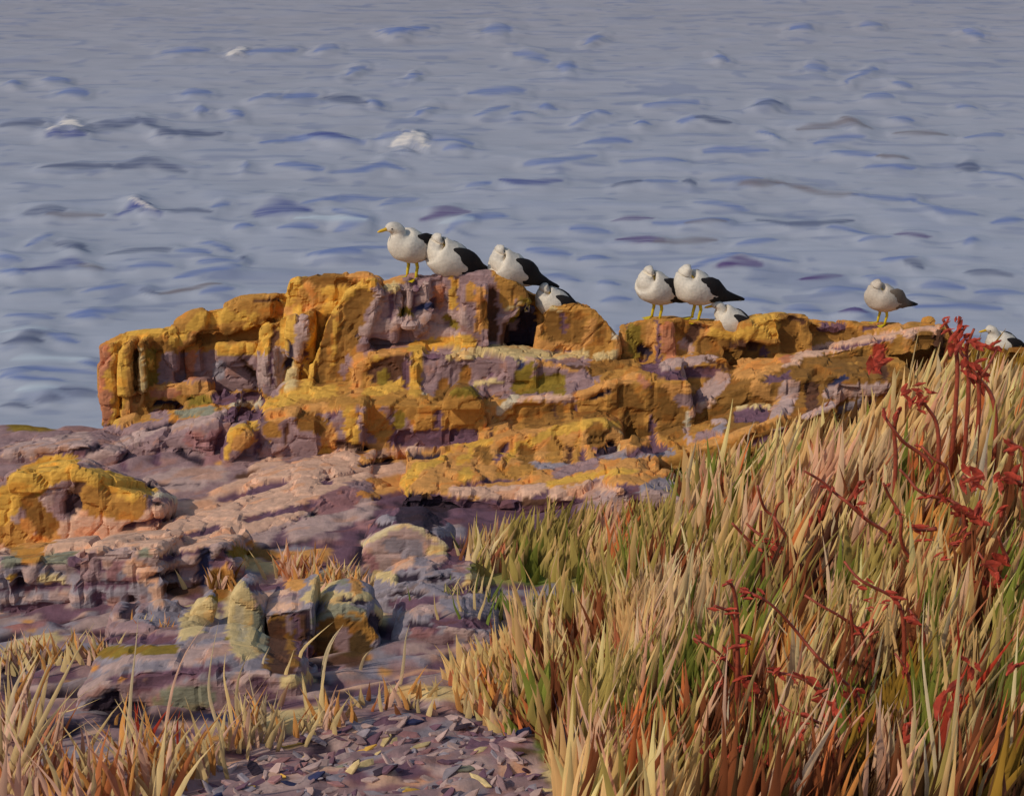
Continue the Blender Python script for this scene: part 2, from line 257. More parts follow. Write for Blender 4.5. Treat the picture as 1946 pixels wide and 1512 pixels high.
GRASS_STROKES = parse("""
@ X
C 800 1000,1300 1900,1200; e 200 1000,1060 1300,1000; C 120 1500,860 1900,700; F 200 1400,1420 1946,1420; e 120 980,1300 1150,1330; O 200 -50,1300 60,1400; O 140 100,1500 400,1490
O 60 420,1440 700,1370; C 80 450,1400 900,1360; Z 60 300,1010 640,1080; C 40 620,1120 700,1100
@ J
c 260 1100,700 1150,950; c 160 1500,500 1650,700; C 140 850,800 700,1000; L 90 920,650 960,800; E 60 700,680 760,700; E 90 260,840 500,800; e 70 480,880 520,840; r 34 370,850 370,950; r 26 265,900 280,960; L 90 480,950 500,1040; Z 40 520,1000 530,900; c 160 150,1050 300,1000; Z 20 230,1050 230,1150
L 100 800,900 900,780; E 90 1340,800 1330,930; Z 70 1400,700 1390,850; r 60 1490,680 1470,900; O 60 1570,800 1500,900; e 100 1200,1050 1180,1200; E 60 1380,1060 1370,1150; r 60 1080,900 1070,960; D 70 960,1060 1000,1040; r 80 870,1060 860,1130; D 110 860,1180 850,1350; D 60 920,1160 910,1260
e 140 1080,1230 1130,1330; E 90 1060,1290 980,1350; c 70 900,1300 1000,1340; E 100 520,1300 560,1370; D 60 560,1260 640,1330; e 60 380,1300 430,1380; c 100 200,1330 280,1300; r 40 60,1250 40,1380; O 120 1400,1100 1600,1200; r 120 1650,1250 1750,1350; F 120 1850,1000 1880,1150; r 60 1830,850 1900,900; E 80 1780,900 1800,1000; e 100 1880,500 1840,600; V 90 1900,640 1940,700; c 100 1800,300 1880,330; r 60 1600,620 1560,720; Z 40 1750,400 1800,450; V 120 1700,180 1946,190; C 60 1500,250 1480,330; D 60 1550,150 1560,220; e 90 1850,1350 1900,1250; L 60 1060,1100 1120,1130; e 60 1560,1050 1620,1100
@ Q
c 260 100,600 300,300; c 160 50,250 200,200; r 46 50,200 20,350; r 30 110,150 150,220; e 120 350,150 430,250; E 110 550,180 560,230; D 110 560,280 560,480; E 100 450,380 470,480; e 90 700,170 680,350; D 110 800,180 800,360; r 60 750,250 740,330; E 90 1000,200 1060,170; e 90 1130,100 1120,250; e 60 940,320 980,340; e 90 900,480 930,560; C 90 830,560 880,640; r 50 960,560 1000,640; O 110 700,500 680,640; c 110 730,700 650,760; C 130 700,820 800,860
e 130 60,560 130,640; E 130 200,620 230,820; E 110 40,780 60,860; F 60 60,920 50,900; D 130 420,660 420,780; D 160 520,820 380,900; V 70 440,620 440,660; D 90 560,960 560,900; r 90 470,850 480,800; O 90 680,560 620,700; F 160 1000,760 1080,800; E 100 1000,850 1040,880; D 110 1100,620 1080,720; r 60 1010,660 1000,720; F 110 1200,600 1180,700; V 110 1250,800 1240,900; V 90 1320,620 1330,700; e 120 1480,400 1500,300; E 80 1480,360 1490,420; r 100 1350,400 1370,480; r 60 1200,320 1280,380; c 40 1080,430 1100,450; r 90 1750,220 1780,300; F 110 1850,330 1870,230; E 130 1900,180 1940,350; F 130 1780,500 1650,700; e 110 1850,560 1800,750; E 130 1900,700 1850,850; C 110 1600,650 1590,900; e 110 1500,720 1490,850; D 60 1690,780 1680,860; E 110 1440,950 1430,800; F 110 1750,1000 1800,900; D 110 1850,950 1820,1100; L 60 1930,920 1946,960; r 90 1900,1010 1880,1060
e 130 250,1200 60,1150; Z 50 120,1060 90,1200; C 110 150,1000 180,1080; r 60 260,1130 250,900; Z 60 440,960 440,1050; r 110 420,1160 400,1220; E 60 510,1060 500,1200; R 110 680,1030 700,1080; C 80 720,1010 760,1060; e 110 650,1180 780,1020; L 90 830,1050 800,1200; R 70 920,1080 900,1150; O 80 860,1150 870,1300; r 110 850,1300 900,1230; r 110 580,1330 600,1280; O 70 960,1260 950,1330; V 110 1100,1100 1090,1030; F 90 1100,1250 1150,1330; r 60 1300,1000 1250,1300; L 70 1180,1000 1190,1300; C 110 1340,1300 1350,1100; R 40 1540,900 1520,1010; e 90 1540,1200 1560,1350; C 90 1590,1000 1580,1300; r 70 1700,1150 1640,1300; F 130 1850,1200 1860,1330; D 90 1900,1300 1930,1250; R 50 1690,680 1680,730; V 120 1900,1150 1800,1200
@ I
c 90 730,370 850,300; C 90 930,200 930,330; e 60 1020,360 1060,300; E 110 1130,390 1130,420; e 110 1250,300 1380,330; E 70 1380,400 1420,380; E 60 1620,370 1660,360; C 90 1450,300 1600,230; Z 60 1620,200 1560,290; L 110 1550,200 1500,100; C 90 830,480 830,600; E 80 720,660 850,670; e 60 620,600 640,650; E 60 960,640 980,690; c 60 1120,560 1120,700; D 40 1180,560 1150,640; C 110 1250,700 1250,850; r 40 1140,800 1140,900; r 70 1320,700 1340,760; C 200 1450,700 1600,800; r 60 1480,620 1450,690; r 50 1700,420 1690,500; r 50 1830,470 1810,580; c 200 1750,550 1850,600; L 130 1750,800 1780,880; e 60 1830,780 1850,900; E 110 1800,1040 1850,1010; e 110 1470,1100 1550,1000; E 60 1140,1000 1180,1060; r 60 1220,1020 1270,1100; e 90 1350,1150 1420,1180; E 60 980,1130 1050,1230; c 100 920,1050 990,1150; O 60 860,970 930,1030; C 80 650,1040 850,1120; r 70 1100,1220 1210,1310; K 60 1240,1290 1300,1310; E 110 1080,1350 1120,1370; r 50 960,1380 1100,1460; C 110 1250,1440 1300,1480; r 50 1390,1400 1420,1450; L 90 1400,1300 1460,1400; L 110 1500,1250 1530,1400; Z 60 1620,1250 1680,1400; E 60 1600,1200 1640,1150; F 110 1800,1120 1870,1180; r 50 1720,1350 1750,1200; e 90 1800,1300 1780,1420; e 80 1500,1480 1650,1490; C 60 1000,830 1000,950; C 60 1090,830 1090,1000; e 60 1400,880 1380,1000; C 60 750,960 780,900
""")

def class_map(strokes, X, Y):
    cls = np.full(len(X), -1, int)
    for k, w, pts in strokes:
        if len(pts) == 1: pts = pts*2
        best = np.full(len(X), 1e9); xs = [p[0] for p in pts]; ys = [p[1] for p in pts]
        m = np.where((X > min(xs)-w) & (X < max(xs)+w) & (Y > min(ys)-w) & (Y < max(ys)+w))[0]
        if len(m) == 0: continue
        d = np.full(len(m), 1e9)
        for (x0, y0), (x1, y1) in zip(pts[:-1], pts[1:]):
            vx, vy = x1-x0, y1-y0; L2 = vx*vx+vy*vy+1e-6
            t = np.clip(((X[m]-x0)*vx+(Y[m]-y0)*vy)/L2, 0, 1)
            d = np.minimum(d, np.hypot(X[m]-x0-t*vx, Y[m]-y0-t*vy))
        cls[m[d < w*.5]] = PIDX[k]
    return cls

# ------------------------------------------------------------ terrain (one sheet: shore, running under the outcrops and down below the sea)
CTRL = [(0, 815, 11.2), (200, 820, 11.2), (420, 830, 11.0), (640, 880, 10.4), (900, 890, 10.2), (1200, 905, 10.0), (1500, 850, 10.5), (1800, 790, 10.8), (1946, 760, 11.0),
        (0, 1040, 8.9), (300, 985, 9.2), (700, 960, 9.3), (1000, 1010, 8.8), (1300, 960, 9.2), (1600, 900, 9.5), (1946, 820, 10.0),
        (0, 1200, 7.3), (400, 1200, 7.1), (800, 1200, 7.1), (1200, 1150, 7.5), (1600, 1100, 7.8), (1946, 1050, 8.0),
        (0, 1512, 4.9), (500, 1512, 4.9), (1000, 1512, 4.85), (1500, 1512, 4.9), (1946, 1512, 4.9)]
cp = [tuple(at(*c)) for c in CTRL]
cp += [(-6, 11, 1.0), (7, 11, 1.6), (-6, 5, 2.3), (7, 5, 2.6), (-6, 8, 1.6), (7, 8, 2.1), (0, 1.5, 3.6), (-6, 1.5, 3.3), (7, 1.5, 3.7),
       (-6, 13.2, -.6), (-2, 13.2, -.6), (2, 13.2, -.6), (7, 13.2, -.6), (-3, 12.3, .6), (0, 12.4, .8), (3, 12.4, .8)]
cp = np.array(cp)
def tps(d): return np.where(d > 1e-9, d*d*np.log(d+1e-12), 0)
n = len(cp); A = np.zeros((n+3, n+3))
A[:n, :n] = tps(np.linalg.norm(cp[:, None, :2]-cp[None, :, :2], axis=2)) + np.eye(n)*.05
A[:n, n] = 1; A[:n, n+1:] = cp[:, :2]; A[n, :n] = 1; A[n+1:, :n] = cp[:, :2].T
wts = np.linalg.solve(A, np.concatenate([cp[:, 2], [0, 0, 0]]))
def hbase(x, y):
    r = wts[n] + wts[n+1]*x + wts[n+2]*y
    for i in range(n): r = r + wts[i]*tps(np.hypot(x-cp[i, 0], y-cp[i, 1]))
    return r
def hfull(x, y):
    z = hbase(x, y)
    u = x*.86+y*.5; v = -x*.5+y*.86                  # strata run from lower left to upper right
    P = np.stack([u*.8, v*2.6, np.zeros_like(u)], 1)
    wv = v*3.2 + .9*fbm(np.stack([u*.6, v*.7, 0*u], 1), 3, 5)
    saw = (wv % 1.0); saw = np.where(saw < .82, saw/.82, (1-saw)/.18)
    z = z + .06*(saw-.5) + .05*fbm(P, 2, 3)
    f1, f2, c = voro(np.stack([u*2.2, v*5.5, 0*u], 1), 11)
    z = z + .05*(c-.5) - .02*np.clip(1-(f2-f1)/.12, 0, 1)
    f1, f2, c = voro(np.stack([u*6, v*11, 0*u], 1), 21)
    z = z + .014*(c-.5) - .006*np.clip(1-(f2-f1)/.15, 0, 1)
    return z
def grid_mesh(xs, ys):
    X, Y = np.meshgrid(xs, ys); nx, ny = len(xs), len(ys)
    i = np.arange(nx-1)[None, :]+np.arange(ny-1)[:, None]*nx; i = i.ravel()
    return X.ravel(), Y.ravel(), np.stack([i, i+1, i+nx+1, i+nx], 1)
xs = np.concatenate([np.arange(-7, -4.2, .1), np.arange(-4.2, 4.4, .02), np.arange(4.4, 7.2, .1)])
ys = np.concatenate([np.arange(.8, 4.5, .1), np.arange(4.5, 7.5, .017), np.arange(7.5, 11.6, .02), np.arange(11.6, 13.3, .08)])
GX, GY, GF = grid_mesh(xs, ys)
GZ = hfull(GX, GY).reshape(len(ys), len(xs))
for _ in range(4):
    GZ[1:-1, 1:-1] = GZ[1:-1, 1:-1]*.4+.15*(GZ[2:, 1:-1]+GZ[:-2, 1:-1]+GZ[1:-1, 2:]+GZ[1:-1, :-2])
TV = np.stack([GX, GY, GZ.ravel()], 1)
rocks = [dict(name='rocky_shore', V=TV, F=GF, rel=.65)]

# ------------------------------------------------------------ rock solids
def smooth_np(V, E, it, k=.5):
    n = len(V); deg = np.bincount(E.ravel(), minlength=n).astype(float); deg[deg == 0] = 1
    for _ in range(it):
        s = np.stack([np.bincount(E[:, 0], V[E[:, 1], c], n)+np.bincount(E[:, 1], V[E[:, 0], c], n) for c in range(V.shape[1])], 1)
        V = V*(1-k)+k*s/deg[:, None]
    return V
def mesh_arrays(me):
    V = np.zeros(len(me.vertices)*3); me.vertices.foreach_get('co', V); V = V.reshape(-1, 3)
    N = np.zeros(len(me.vertices)*3); me.vertex_normals.foreach_get('vector', N); N = N.reshape(-1, 3)
    E = np.zeros(len(me.edges)*2, int); me.edges.foreach_get('vertices', E); E = E.reshape(-1, 2)
    return V, N, E
def make_rock(name, blocks, vox=.019, sm=1, disp=1.0, rel=1.0, **kw):
    verts = []; faces = []
    for poly, Y, d, sl in blocks:
        if isinstance(Y, (int, float)): Y = [Y]*len(poly)
        a = [at(x, y, yy) for (x, y), yy in zip(poly, Y)]
        o = len(verts); m = len(a); verts += a+[p+Vector((0, d, sl*d)) for p in a]
        faces.append([o+i for i in range(m)]); faces.append([o+m+i for i in range(m)][::-1])
        for i in range(m):
            j = (i+1) % m; faces.append([o+i, o+m+i, o+m+j, o+j])
    bm = bmesh.new(); bv = [bm.verts.new(v) for v in verts]
    for f in faces: bm.faces.new([bv[i] for i in f])
    bm.faces.ensure_lookup_table()
    bmesh.ops.triangulate(bm, faces=bm.faces[:]); bmesh.ops.recalc_face_normals(bm, faces=bm.faces[:])
    me = bpy.data.meshes.new('tmp'); bm.to_mesh(me); bm.free()
    o = bpy.data.objects.new('tmp', me); COL.objects.link(o)
    md = o.modifiers.new('r', 'REMESH'); md.mode = 'VOXEL'; md.voxel_size = vox
    dg = bpy.context.evaluated_depsgraph_get(); ev = o.evaluated_get(dg); m2 = bpy.data.meshes.new_from_object(ev)
    V, N, E = mesh_arrays(m2)
    if sm > 10:
        for _ in range(sm): V = smooth_np(smooth_np(V, E, 1, .6), E, 1, -.55)
    else: V = smooth_np(V, E, sm)
    m2.vertices.foreach_set('co', V.ravel()); m2.update(); V, N, E = mesh_arrays(m2)
    q = V+.018*np.stack([vn(V*5, 1), vn(V*5, 2), vn(V*5, 3)], 1)
    f1, f2, c = voro(q*np.array([4.6, 4.6, 3.4]), 31, True)
    d = .062*(c-.5)-.020*np.clip(1-(f2-f1)/.07, 0, 1)
    f1, f2, c = voro(q*np.array([10, 10, 8]), 41, True)
    d += .008*(c-.5)-.005*np.clip(1-(f2-f1)/.12, 0, 1) + .003*fbm(V*12, 3, 9)
    V = V+N*(d*disp)[:, None]; V = smooth_np(V, E, 1, .25)
    Fc = [list(p.vertices) for p in m2.polygons]
    bpy.data.objects.remove(o)
    rocks.append(dict(name=name, V=V, F=Fc, E=E, rel=rel, **kw))
SK = -.34
make_rock('rock_outcrop', [
    ([(188, 850), (188, 655), (225, 634), (330, 624), (335, 850)], 11.5, .8, SK),
    ([(262, 815), (262, 690), (285, 650), (300, 815)], 11.42, .3, SK),
    ([(192, 810), (196, 660), (216, 650), (220, 810)], 11.34, .3, SK), ([(226, 812), (230, 650), (246, 645), (250, 812)], 11.30, .3, SK),
    ([(300, 800), (262, 800), (264, 645), (275, 640), (276, 770)], 11.36, .3, SK), ([(290, 780), (292, 730), (392, 722), (394, 770)], 11.42, .3, SK),
    ([(410, 700), (412, 655), (485, 650), (488, 700)], 11.46, .3, SK),
    ([(500, 770), (504, 660), (520, 655), (524, 770)], 11.22, .3, SK), ([(545, 680), (548, 605), (588, 596), (588, 640), (560, 690)], 11.18, .3, SK), ([(538, 770), (545, 705), (565, 700), (566, 770)], 11.1, .3, SK),
    ([(700, 640), (735, 545), (760, 540), (755, 650)], 11.12, .3, SK), ([(768, 620), (770, 545), (785, 545), (788, 620)], 11.1, .3, SK),
    ([(325, 850), (325, 640), (345, 606), (432, 582), (536, 564), (536, 850)], 11.65, .8, SK),
    ([(322, 668), (336, 610), (360, 594), (432, 580), (455, 568), (530, 562), (525, 600), (430, 640), (380, 640)], 11.56, .5, SK),
    ([(490, 790), (490, 622), (520, 612), (530, 790)], 11.3, .4, SK),
    ([(520, 830), (535, 590), (547, 534), (600, 521), (700, 523), (740, 560), (640, 830)], 11.5, .9, SK),
    ([(515, 640), (530, 600), (592, 585), (590, 790), (530, 790)], 11.3, .4, SK),
    ([(575, 790), (592, 700), (620, 610), (655, 555), (705, 530), (722, 560), (700, 640), (660, 790)], 11.05, .7, SK),
    ([(655, 760), (690, 540), (760, 526), (850, 519), (930, 516), (960, 524), (1000, 548), (1012, 590), (965, 600), (950, 690), (940, 760)], 11.25, .9, SK),
    ([(940, 760), (950, 530), (1000, 548), (1045, 570), (1040, 760)], 11.5, .6, SK),
    ([(1014, 700), (1030, 590), (1050, 578), (1100, 572), (1145, 598), (1170, 640), (1185, 720)], 11.3, .7, SK),
    ([(790, 640), (790, 540), (815, 530), (825, 600)], 11.15, .2, SK), ([(870, 660), (880, 545), (925, 540), (925, 655)], 11.12, .2, SK),
], rel=1.1, label='tall outcrop of blocky yellow lichen rock standing against the sea at left and centre', cat='rock outcrop')
make_rock('rock_ledge', [
    ([(655, 860), (668, 690), (700, 678), (850, 672), (1000, 694), (1130, 702), (1210, 720), (1215, 860)], 10.95, .5, -.05),
    ([(500, 870), (496, 790), (540, 772), (640, 770), (760, 768), (920, 772), (925, 880), (640, 890)], 10.55, .5, .02),
    ([(600, 885), (612, 800), (640, 780), (690, 775), (690, 870)], 10.42, .3, 0),
    ([(402, 905), (412, 860), (430, 828), (460, 815), (480, 830), (455, 860), (430, 890)], 10.25, .5, 0),
    ([(440, 890), (455, 825), (490, 800), (560, 792), (600, 800), (610, 880), (560, 905)], 10.35, .5, 0),
    ([(915, 880), (925, 775), (960, 765), (1080, 752), (1180, 728), (1310, 722), (1330, 880)], 10.65, .5, 0),
], rel=1.1, label='stepped brown and yellow rock ledge under the tall outcrop at the centre', cat='rock ledge')
make_rock('rock_ledge', [
    ([(770, 960), (800, 905), (850, 875), (930, 842), (1050, 806), (1150, 802), (1185, 830), (1180, 885), (1010, 915), (900, 950)], [9.95, 9.95, 10.1, 10.2, 10.3, 10.3, 10.3, 10.3, 10.1, 9.95], .5, -.1),
    ([(755, 1010), (760, 945), (800, 940), (960, 955), (1100, 948), (1220, 925), (1260, 950), (1215, 990), (1000, 1000), (880, 1000), (850, 975)], 9.3, .75, .06),  # solid front face; the hollow is only shade painted dark by the strokes
], label='rounded yellow rock slab with hollow shade painted dark below its front edge', cat='rock ledge')
make_rock('rock_ledge', [
    ([(1180, 740), (1186, 625), (1210, 610), (1290, 604), (1340, 613), (1400, 614), (1482, 599), (1535, 602), (1565, 740)], 11.4, .7, SK),
    ([(1240, 700), (1250, 612), (1280, 610), (1290, 690)], 11.3, .3, SK), ([(1400, 660), (1410, 615), (1480, 600), (1490, 655)], 11.28, .3, SK),
    ([(1520, 760), (1530, 606), (1570, 614), (1700, 620), (1790, 622), (1815, 640), (1820, 760)], 11.6, .6, SK),
    ([(1480, 720), (1500, 692), (1640, 655), (1750, 630), (1795, 628), (1795, 660), (1640, 690)], 11.3, .4, -.1),
    ([(1270, 900), (1330, 770), (1440, 725), (1560, 715), (1740, 720), (1740, 800), (1450, 880)], 10.75, .5, 0),
    ([(1170, 740), (1200, 710), (1380, 680), (1400, 720), (1300, 760)], 11.1, .4, 0),
], label='long low brown rock ledge under the right group of gulls', cat='rock ledge')
make_rock('rock_ledge', [
    ([(1215, 930), (1225, 885), (1260, 872), (1400, 832), (1500, 802), (1590, 775), (1600, 830), (1450, 880), (1330, 915)], 10.0, .5, 0),
    ([(1130, 1040), (1140, 960), (1180, 930), (1230, 935), (1290, 950), (1290, 1040)], 9.1, .5, -.1),
], label='narrow slanting rock ledge with brown underside just above the green grass', cat='rock ledge')
make_rock('rock_ledge', [
    ([(1790, 800), (1800, 690), (1830, 662), (1946, 660), (2150, 650), (2150, 800)], 11.4, .7, SK),
], label='brown rock ledge at the right edge behind the tall red plant', cat='rock ledge')
make_rock('rock_ledge', [
    ([(140, 905), (165, 878), (250, 850), (400, 806), (440, 800), (436, 900), (410, 908), (300, 900)], [10.4, 10.4, 10.45, 10.5, 10.5, 10.5, 10.4, 10.4], .6, .05),
], label='flat mauve rock ledge lying at the foot of the yellow pillars at left', cat='rock ledge')
make_rock('boulder', [
    ([(-70, 1060), (-60, 930), (10, 905), (60, 892), (135, 886), (200, 912), (262, 932), (305, 962), (300, 1010), (200, 1050), (60, 1100)], 8.95, .45, -.36),
], sm=2, label='large yellow lichen boulder at the left edge above the pink slab', cat='boulder')
make_rock('rock_ledge', [
    ([(-60, 1190), (-60, 1075), (60, 1065), (140, 1058), (150, 1120), (60, 1190)], 7.75, .8, -.36),
    ([(135, 1190), (140, 1065), (180, 1048), (300, 1040), (318, 1130), (300, 1190)], 7.7, .8, -.36),
    ([(300, 1190), (312, 1060), (380, 1040), (425, 1040), (445, 1080), (430, 1190)], 7.85, .7, -.36),
], label='broken pink and purple rock ledge in layers at the left above the dry tufts', cat='rock ledge')
make_rock('boulder', [
    ([(672, 1120), (678, 1060), (700, 1025), (745, 998), (800, 996), (840, 1020), (866, 1048), (862, 1080), (800, 1120)], 7.95, .4, -.1),
], vox=.018, sm=45, disp=.4, rel=.4, label='rounded grey lilac boulder below the dark-painted hollow', cat='boulder')
make_rock('boulder', [
    ([(338, 1230), (345, 1190), (370, 1150), (400, 1135), (410, 1150), (400, 1190), (385, 1230)], 7.15, .18, -.1),
], vox=.014, sm=8, disp=.3, rel=.35, label='small pale yellow pointed stone left of the tall upright one', cat='stone')
make_rock('boulder', [
    ([(440, 1275), (428, 1180), (440, 1135), (458, 1112), (478, 1122), (500, 1170), (502, 1262), (495, 1285)], 6.7, .22, -.1),
], vox=.014, sm=7, disp=.3, rel=.35, label='upright pale yellow pointed stone beside the dark square block', cat='stone')
make_rock('boulder', [
    ([(502, 1290), (503, 1168), (560, 1158), (592, 1152), (596, 1250), (545, 1280)], 6.72, .3, .1),
], vox=.016, sm=4, disp=.35, rel=.35, label='square dark brown block with a pale top between the pointed and the round stone', cat='stone')
make_rock('boulder', [
    ([(588, 1262), (590, 1190), (615, 1160), (655, 1148), (695, 1165), (720, 1205), (722, 1262)], 6.8, .35, -.1),
], vox=.018, sm=45, disp=.4, rel=.4, label='round olive brown boulder right of the square block', cat='boulder')
make_rock('boulder', [
    ([(835, 782), (845, 755), (868, 735), (895, 742), (918, 765), (920, 782)], 10.4, .2, -.1),
], vox=.018, sm=5, disp=.3, rel=.4, label='small olive triangular stone lying on the central ledge', cat='stone')

def slab(label, poly, Y, d=.4, sl=-.05):
    make_rock('rock_ledge', [(poly, Y, d, sl)], vox=.018, disp=.55, rel=.6, label=label, cat='rock slab')
slab('pale pink rock slab slanting up to the right just below the yellow ledge', [(425, 1000), (450, 965), (560, 925), (660, 896), (705, 896), (700, 930), (600, 965), (470, 1010)], [9.2, 9.25, 9.55, 9.9, 10.0, 9.95, 9.6, 9.2], .5, -.08)
slab('long peach rock slab running from the left boulder towards the dark-painted hollow', [(265, 1070), (300, 1030), (430, 992), (600, 950), (690, 936), (735, 960), (700, 990), (560, 1010), (400, 1050)], [8.5, 8.6, 8.9, 9.25, 9.4, 9.4, 9.3, 8.95, 8.6], .45, -.12)
slab('thin mauve rock slab behind the large yellow boulder', [(300, 975), (330, 940), (450, 912), (560, 885), (640, 880), (620, 915), (480, 945), (350, 985)], [9.7, 9.75, 9.9, 10.1, 10.2, 10.1, 9.9, 9.7], .4, -.1)
slab('low peach rock slab at the left edge near the water', [(-60, 930), (-60, 872), (60, 848), (170, 845), (235, 862), (210, 900), (60, 915)], 10.3, .5, -.2)
slab('low violet grey rock slab right of the round olive boulder', [(735, 1290), (740, 1215), (790, 1185), (880, 1190), (945, 1225), (955, 1290)], [6.9]*6, .5, -.05)
slab('broad lilac rock slab between the round boulder and the grass', [(690, 1180), (700, 1135), (760, 1105), (840, 1085), (900, 1095), (905, 1150), (850, 1180)], [7.4, 7.45, 7.5, 7.6, 7.6, 7.5, 7.4], .4, -.15)
slab('low purple rock slab in front of the pale pointed stones', [(170, 1265), (185, 1215), (280, 1198), (360, 1222), (430, 1262), (460, 1290), (300, 1285)], [6.85]*7, .45, -.1)
slab('dark edged purple rock slab low down among the pale stalks at left', [(130, 1400), (150, 1320), (260, 1275), (400, 1268), (560, 1290), (580, 1370), (400, 1400)], [6.0]*7, .45, -.08)

# combined ray target, samples of stroke colour with crevice shade painted in, carried as points on the rock itself
allV = []; allF = []; bounds = []; off = 0
for r in rocks:
    Fl = r['F'].tolist() if isinstance(r['F'], np.ndarray) else r['F']
    r['F'] = Fl; allV.append(r['V']); allF += [[i+off for i in f] for f in Fl]; off += len(r['V']); bounds.append(len(allF))
allV = np.concatenate(allV)
BVH = BVHTree.FromPolygons(allV.tolist(), allF)
bounds = np.array(bounds)
gx, gy = np.meshgrid(np.arange(-40, 1990, 5.5), np.arange(505, 1560, 2.8)); gx = gx.ravel()+rng.uniform(-2, 2, gx.size); gy = gy.ravel()+rng.uniform(-1.2, 1.2, gy.size)
GRASS_STROKES = [(k, w*(1.5 if k in 'EeDFr' and w < 120 else 1.15), p) for k, w, p in GRASS_STROKES]
cls = class_map(ROCK_STROKES, gx, gy)
# under the sward the ground is covered with matted litter of the same plants
gcl0 = class_map(GRASS_STROKES, gx, np.minimum(gy-14, 1505))
SWARD = [(1040, 1180), (1100, 1110), (880, 1110), (900, 1060), (1150, 1010), (1300, 1000), (1320, 910), (1560, 850), (1760, 760), (2100, 700), (2100, 1600), (1080, 1600), (1000, 1360), (985, 1260)]
def inpoly(x, y, poly):
    c = np.zeros(len(x), bool); j = len(poly)-1
    for i in range(len(poly)):
        xi, yi = poly[i]; xj, yj = poly[j]
        m = ((yi > y) != (yj > y)) & (x < (xj-xi)*(y-yi)/(yj-yi+1e-9)+xi); c ^= m; j = i
    return c
sw_ = inpoly(gx, gy, SWARD) & (gcl0 >= 0); cls[sw_] = gcl0[sw_]
O3 = Vector((0, 0, CAMZ)); hits = []
for x, y, c in zip(gx, gy, cls):
    if c < 0: continue
    h = BVH.ray_cast(O3, ray(x, y).normalized(), 60)
    if h[0] is not None: hits.append((*h[0], c, int(np.searchsorted(bounds, h[2], side='right'))))
hits = np.array(hits)
for ri, r in enumerate(rocks):
    hs = hits[hits[:, 4] == ri]
    if len(hs) < 4: hs = hits
    kd = KDTree(len(hs))
    for i, h in enumerate(hs): kd.insert(h[:3], i)
    kd.balance()
    V = r['V']
    q = V + .014*np.stack([fbm(V*13, 2, 61), fbm(V*13, 2, 63), fbm(V*13, 2, 65)], 1) + .006*np.stack([vn(V*45, 64), vn(V*45, 65), vn(V*45, 66)], 1)
    idx = np.array([kd.find(p)[1] for p in q.tolist()])
    c = hs[idx, 3].astype(int)
    u = V[:, 0]*.86+V[:, 1]*.5; v = -V[:, 0]*.5+V[:, 1]*.86
    if ri == 0:                                      # broken, mixed stone of the near shore
        f1, f2, cq = voro(np.stack([u*5.5+.5*vn(V*5, 55), v*13+.6*vn(V*4, 56), 0*u], 1), 51)
        qx, qy = proj(V); near = (qy > 1130+60*vn(V*2, 57)) & ~inpoly(qx, qy, SWARD) & (cq < .62) & ~np.isin(c, [PIDX[k] for k in 'KNVCY'])
        mix = np.array([PIDX[k] for k in 'mMPGHKMmPGLPM']); c = np.where(near, mix[(cq/.62*12.99).astype(int).clip(0, 12)], c)
    f1, f2, cr = voro(np.stack([u*7, v*16, V[:, 2]*16], 1), 71)
    f1, f2, cr2 = voro(np.stack([u*20, v*34, V[:, 2]*40], 1), 81)
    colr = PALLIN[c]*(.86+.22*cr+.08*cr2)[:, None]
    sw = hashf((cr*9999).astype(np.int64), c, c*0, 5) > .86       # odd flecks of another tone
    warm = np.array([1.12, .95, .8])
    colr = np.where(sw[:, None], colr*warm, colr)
    if ri == 0:
        E = np.array([[f[0], f[1]] for f in r['F']]+[[f[1], f[2]] for f in r['F']])
        N = np.tile(np.array([[0, -.35, .94]]), (len(V), 1))
    else:
        E = r['E']
        me = bpy.data.meshes.new('t'); me.from_pydata(V.tolist(), [], r['F']); me.update(); N = mesh_arrays(me)[1]; bpy.data.meshes.remove(me)
    if ri == 0: colr = smooth_np(colr, E, 1, .45)
    h = smooth_np(RELA[c][:, None], E, 5 if ri == 0 else 2, .6)[:, 0]*r['rel']
    h = np.clip(h, -.04, .03)
    V = V+N*h[:, None]
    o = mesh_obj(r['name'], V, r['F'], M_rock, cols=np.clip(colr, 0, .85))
    if ri == 0: tag(o, kind='structure')
    else: tag(o, r['label'], r['cat'])
    r['V'] = V

